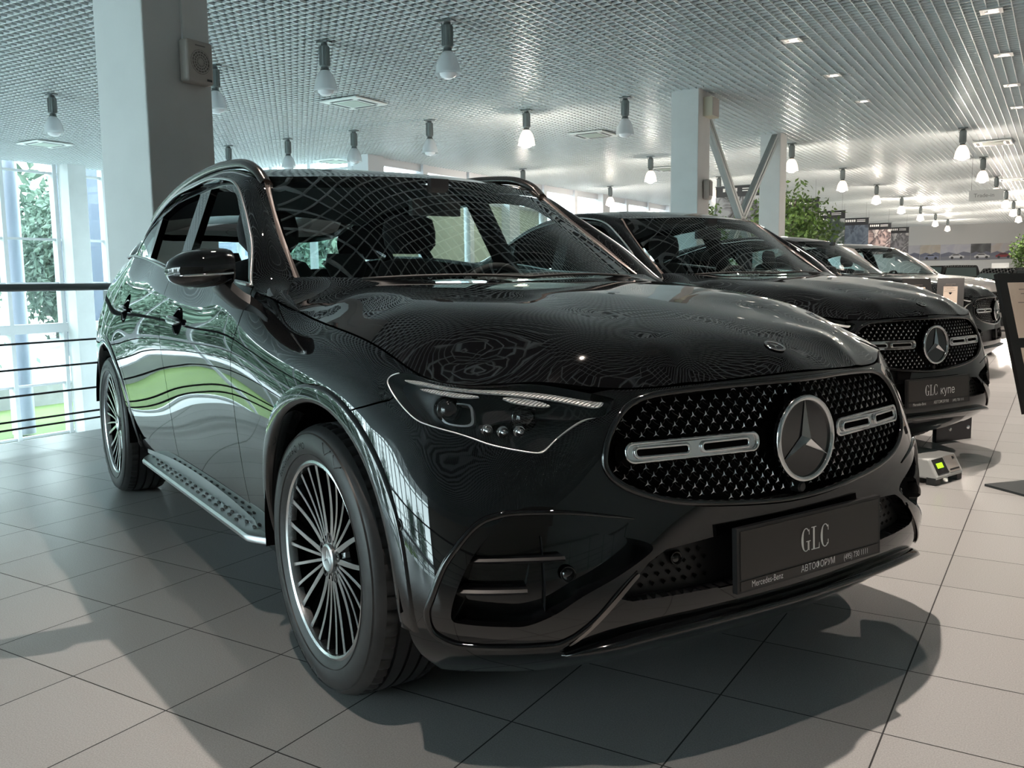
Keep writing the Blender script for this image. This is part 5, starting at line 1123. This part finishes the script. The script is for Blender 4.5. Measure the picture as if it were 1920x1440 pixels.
stand((-2.46, 6.32, 0), -1.05, .23, .34, .77, -.5, 'small black-framed sheet standing low beside the pale fourth car, right one', False)
# battery charger with a lit display
M['cgrey'] = mat('charger_case', (.50, .52, .51), .45); M['cblk'] = mat('charger_black', (.02, .02, .02), .5); M['lcd'] = mat('charger_lcd', (.25, .5, .02), .4, emit=(.45, .95, .02), es=.9)
e = empty('battery_charger', (-.52, 2.76, 0), 1.62-PI/2+.02); tag(e, 'grey battery charger with a glowing green display on the floor by the front bumper', 'charger')
k = MB(); Pf = [(-.20, .03), (.155, .03), (.155, .045), (.105, .135), (-.20, .145)]; k.prism([(p[0], -.14, p[1]) for p in Pf], (0, .29, 0)); p = k.build('case', M['cgrey'], e); bv = p.modifiers.new('b', 'BEVEL'); bv.width = .008; bv.segments = 2
sl = math.atan2(.09, .05)
def onface(u, v, w_, h_, m, name, par, d=.002):
    k = MB(); k.box((0, 0, 0), (h_, w_, d)); o = k.build(name, m, par); o.location = (.155-.05*v+.0016, u, .045+.09*v+.001); o.rotation_euler.y = sl; return o
onface(-.058, .52, .115, .085, M['cblk'], 'control_panel', e); onface(-.062, .56, .062, .028, M['lcd'], 'lcd_display', e, .005); onface(.068, .52, .115, .09, M['beige'], 'info_label', e)
onface(.10, .80, .02, .014, M['cblk'], 'logo', e, .005); onface(.07, .22, .10, .008, M['cblk'], 'label_stripe', e, .005)
for x in (-.17, .125):
    for y in (-.115, .12): k = MB(); k.box((x, y, .02), (.05, .05, .04)); k.build('rubber_foot', M['cblk'], e)
# black board with two bright studs under the second car's bumper
k = empty('black_board', (-1.04, 3.985, 0), -.12); tag(k, 'small black upright board with two bright studs below the second car bumper', 'board'); b = MB(); b.box((0, -.02, .075), (.03, .35, .15)); b.build('panel', mat('black_board', (.010, .008, .012), .35), k)
for y in (-.06, .12): b = MB(); b.lathe([(.0001, .022), (.012, .02), (.014, .014)], 12, ax='x'); o = b.build('stud', M['chrome'], k, True); o.location = (0, y, .08)
# ------------------------------------------------------------------ outside the glass
gr = MB(); gr.box((0, 0, -.1), (300, 300, .2)); o = gr.build('ground', noise_mat('paving', (.40, .40, .39), (.46, .46, .45), 1.2, .9)); o.location = (0, 0, -3.74); struct(o)
M['asph'] = noise_mat('asphalt', (.30, .30, .30), (.36, .36, .36), 3, .8); M['conc'] = noise_mat('concrete', (.20, .20, .20), (.25, .25, .24), 1.5, .8)
k = MB(); rbox(k, -33.5, -25.3, -40, 60, -3.74, -3.6); struct(rbuild(k, 'lawn', noise_mat('lawn', (.045, .078, .009), (.062, .10, .015), 1.2, .9)))
k = MB(); rbox(k, -46, -33.5, -90, 90, -3.70, -3.64); struct(rbuild(k, 'road', M['asph'])); k = MB(); rbox(k, -33.5, -32.6, -90, 90, -3.70, -2.75); struct(rbuild(k, 'retaining_wall', M['conc']))
M['tleaf'] = noise_mat('tree_leaf', (.062, .108, .076), (.105, .152, .112), .8, .8)
tr0 = []
for sd_ in (1, 2, 3):
    k, cl = leaves(6000, np.array((0, 0, 6.6)), (3.3, 3.3, 5.6), .58, 20+sd_); t = MB(); t.tube([(0, 0, 0), (.1, 0, 4), (0, .1, 9), (.1, 0, 12)], [.20, .16, .10, .03], 8)
    for c_ in cl[:14]: t.tube([(0, 0, max(2.5, c_[2]-2.5)), tuple(c_*np.array((.6, .6, 1))-np.array((0, 0, .5))), tuple(c_)], [.07, .05, .02], 5)
    tr0.append((k, t))
M['birch'] = noise_mat('birch_bark', (.16, .16, .16), (.22, .22, .22), 6, .7)
protos = []; gi = np.random.default_rng(4); spots = [(-54-11*r_, -40+10.6*i+5.3*(r_ % 2)) for r_ in range(3) for i in range(10)]; spots = [p for p in spots if not (p[0] > -62 and 27 < p[1] < 48)]+[(-20, -40), (-8, -44), (-33, -46)]
for i, (a, b) in enumerate(spots):
    s = .92+.14*gi.random()
    if i < 3:
        e = empty('tree'); k, t = tr0[i]; fo_ = tag(k.build('foliage', M['tleaf'], e), kind='stuff'); t.build('trunk', M['birch'] if i else M['bark'], e, True); protos.append(e)
    else: e = copy_tree(protos[i % 3])
    e.location = W(a, b, -3.7); e.rotation_euler.z = i*1.3; e.scale = (s, s, s*(.9+.2*gi.random())); tag(e, 'tall green tree growing beyond the road outside the glass wall', 'tree', 'trees beyond the glass wall')
k = leaves(9000, np.array((0, 0, 10.0)), (3, 48, 10), 2.1, 78)[0]; o = tag(k.build('tree_line', M['tleaf']), kind='stuff'); o.location = W(-92, 12, -3.7); o.rotation_euler.z = ROOM; tag(o, 'dense wall of green woodland far beyond the road', 'woodland')
k = leaves(5000, np.array((0, 0, 1.0)), (.8, 18, 1.0), .35, 77)[0]; o = tag(k.build('hedge', M['tleaf']), kind='stuff'); o.location = W(-48.0, 2, -3.6); o.rotation_euler.z = ROOM; tag(o, 'long green hedge along the road outside', 'hedge')
e = empty('billboard', W(-46.2, 16.2, -3.6), ROOM); tag(e, 'green and white roadside hoarding seen through the glass wall', 'billboard'); k = MB(); k.box((0, 0, 1.9), (.2, 9, 1.9)); k.build('board', M['conc'], e); k = MB(); k.box((.11, 0, 2.0), (.02, 8.4, 1.1)); k.build('green_panel', mat('hoarding_green', (.004, .10, .05), .5), e)
for y in (-3.5, 0, 3.5): k = MB(); k.box((0, y, .5), (.15, .15, 1)); k.build('post', M['mull'], e)
boxy(W(-39, 14.5, -3.64), ROOM+PI/2, mat('far_blue', (.05, .07, .16), .2, coat=1), 'dark blue car passing on the road outside the glass wall', h=1.5, boxy_=False)
e = empty('office_building', W(-52, 37.8, -3.7), ROOM); tag(e, 'pale bluish building with rows of windows beyond the glass wall', 'building'); k = MB(); k.box((0, 0, 9), (10, 9, 18)); k.build('facade', mat('office_wall', (.07, .085, .12), .5), e)
for z in range(5):
    k = MB(); k.box((5.02, 0, 3+z*3), (.06, 8.4, 1.3)); k.build('window_band', mat('office_glass', (.20, .26, .36), .15), e)
#
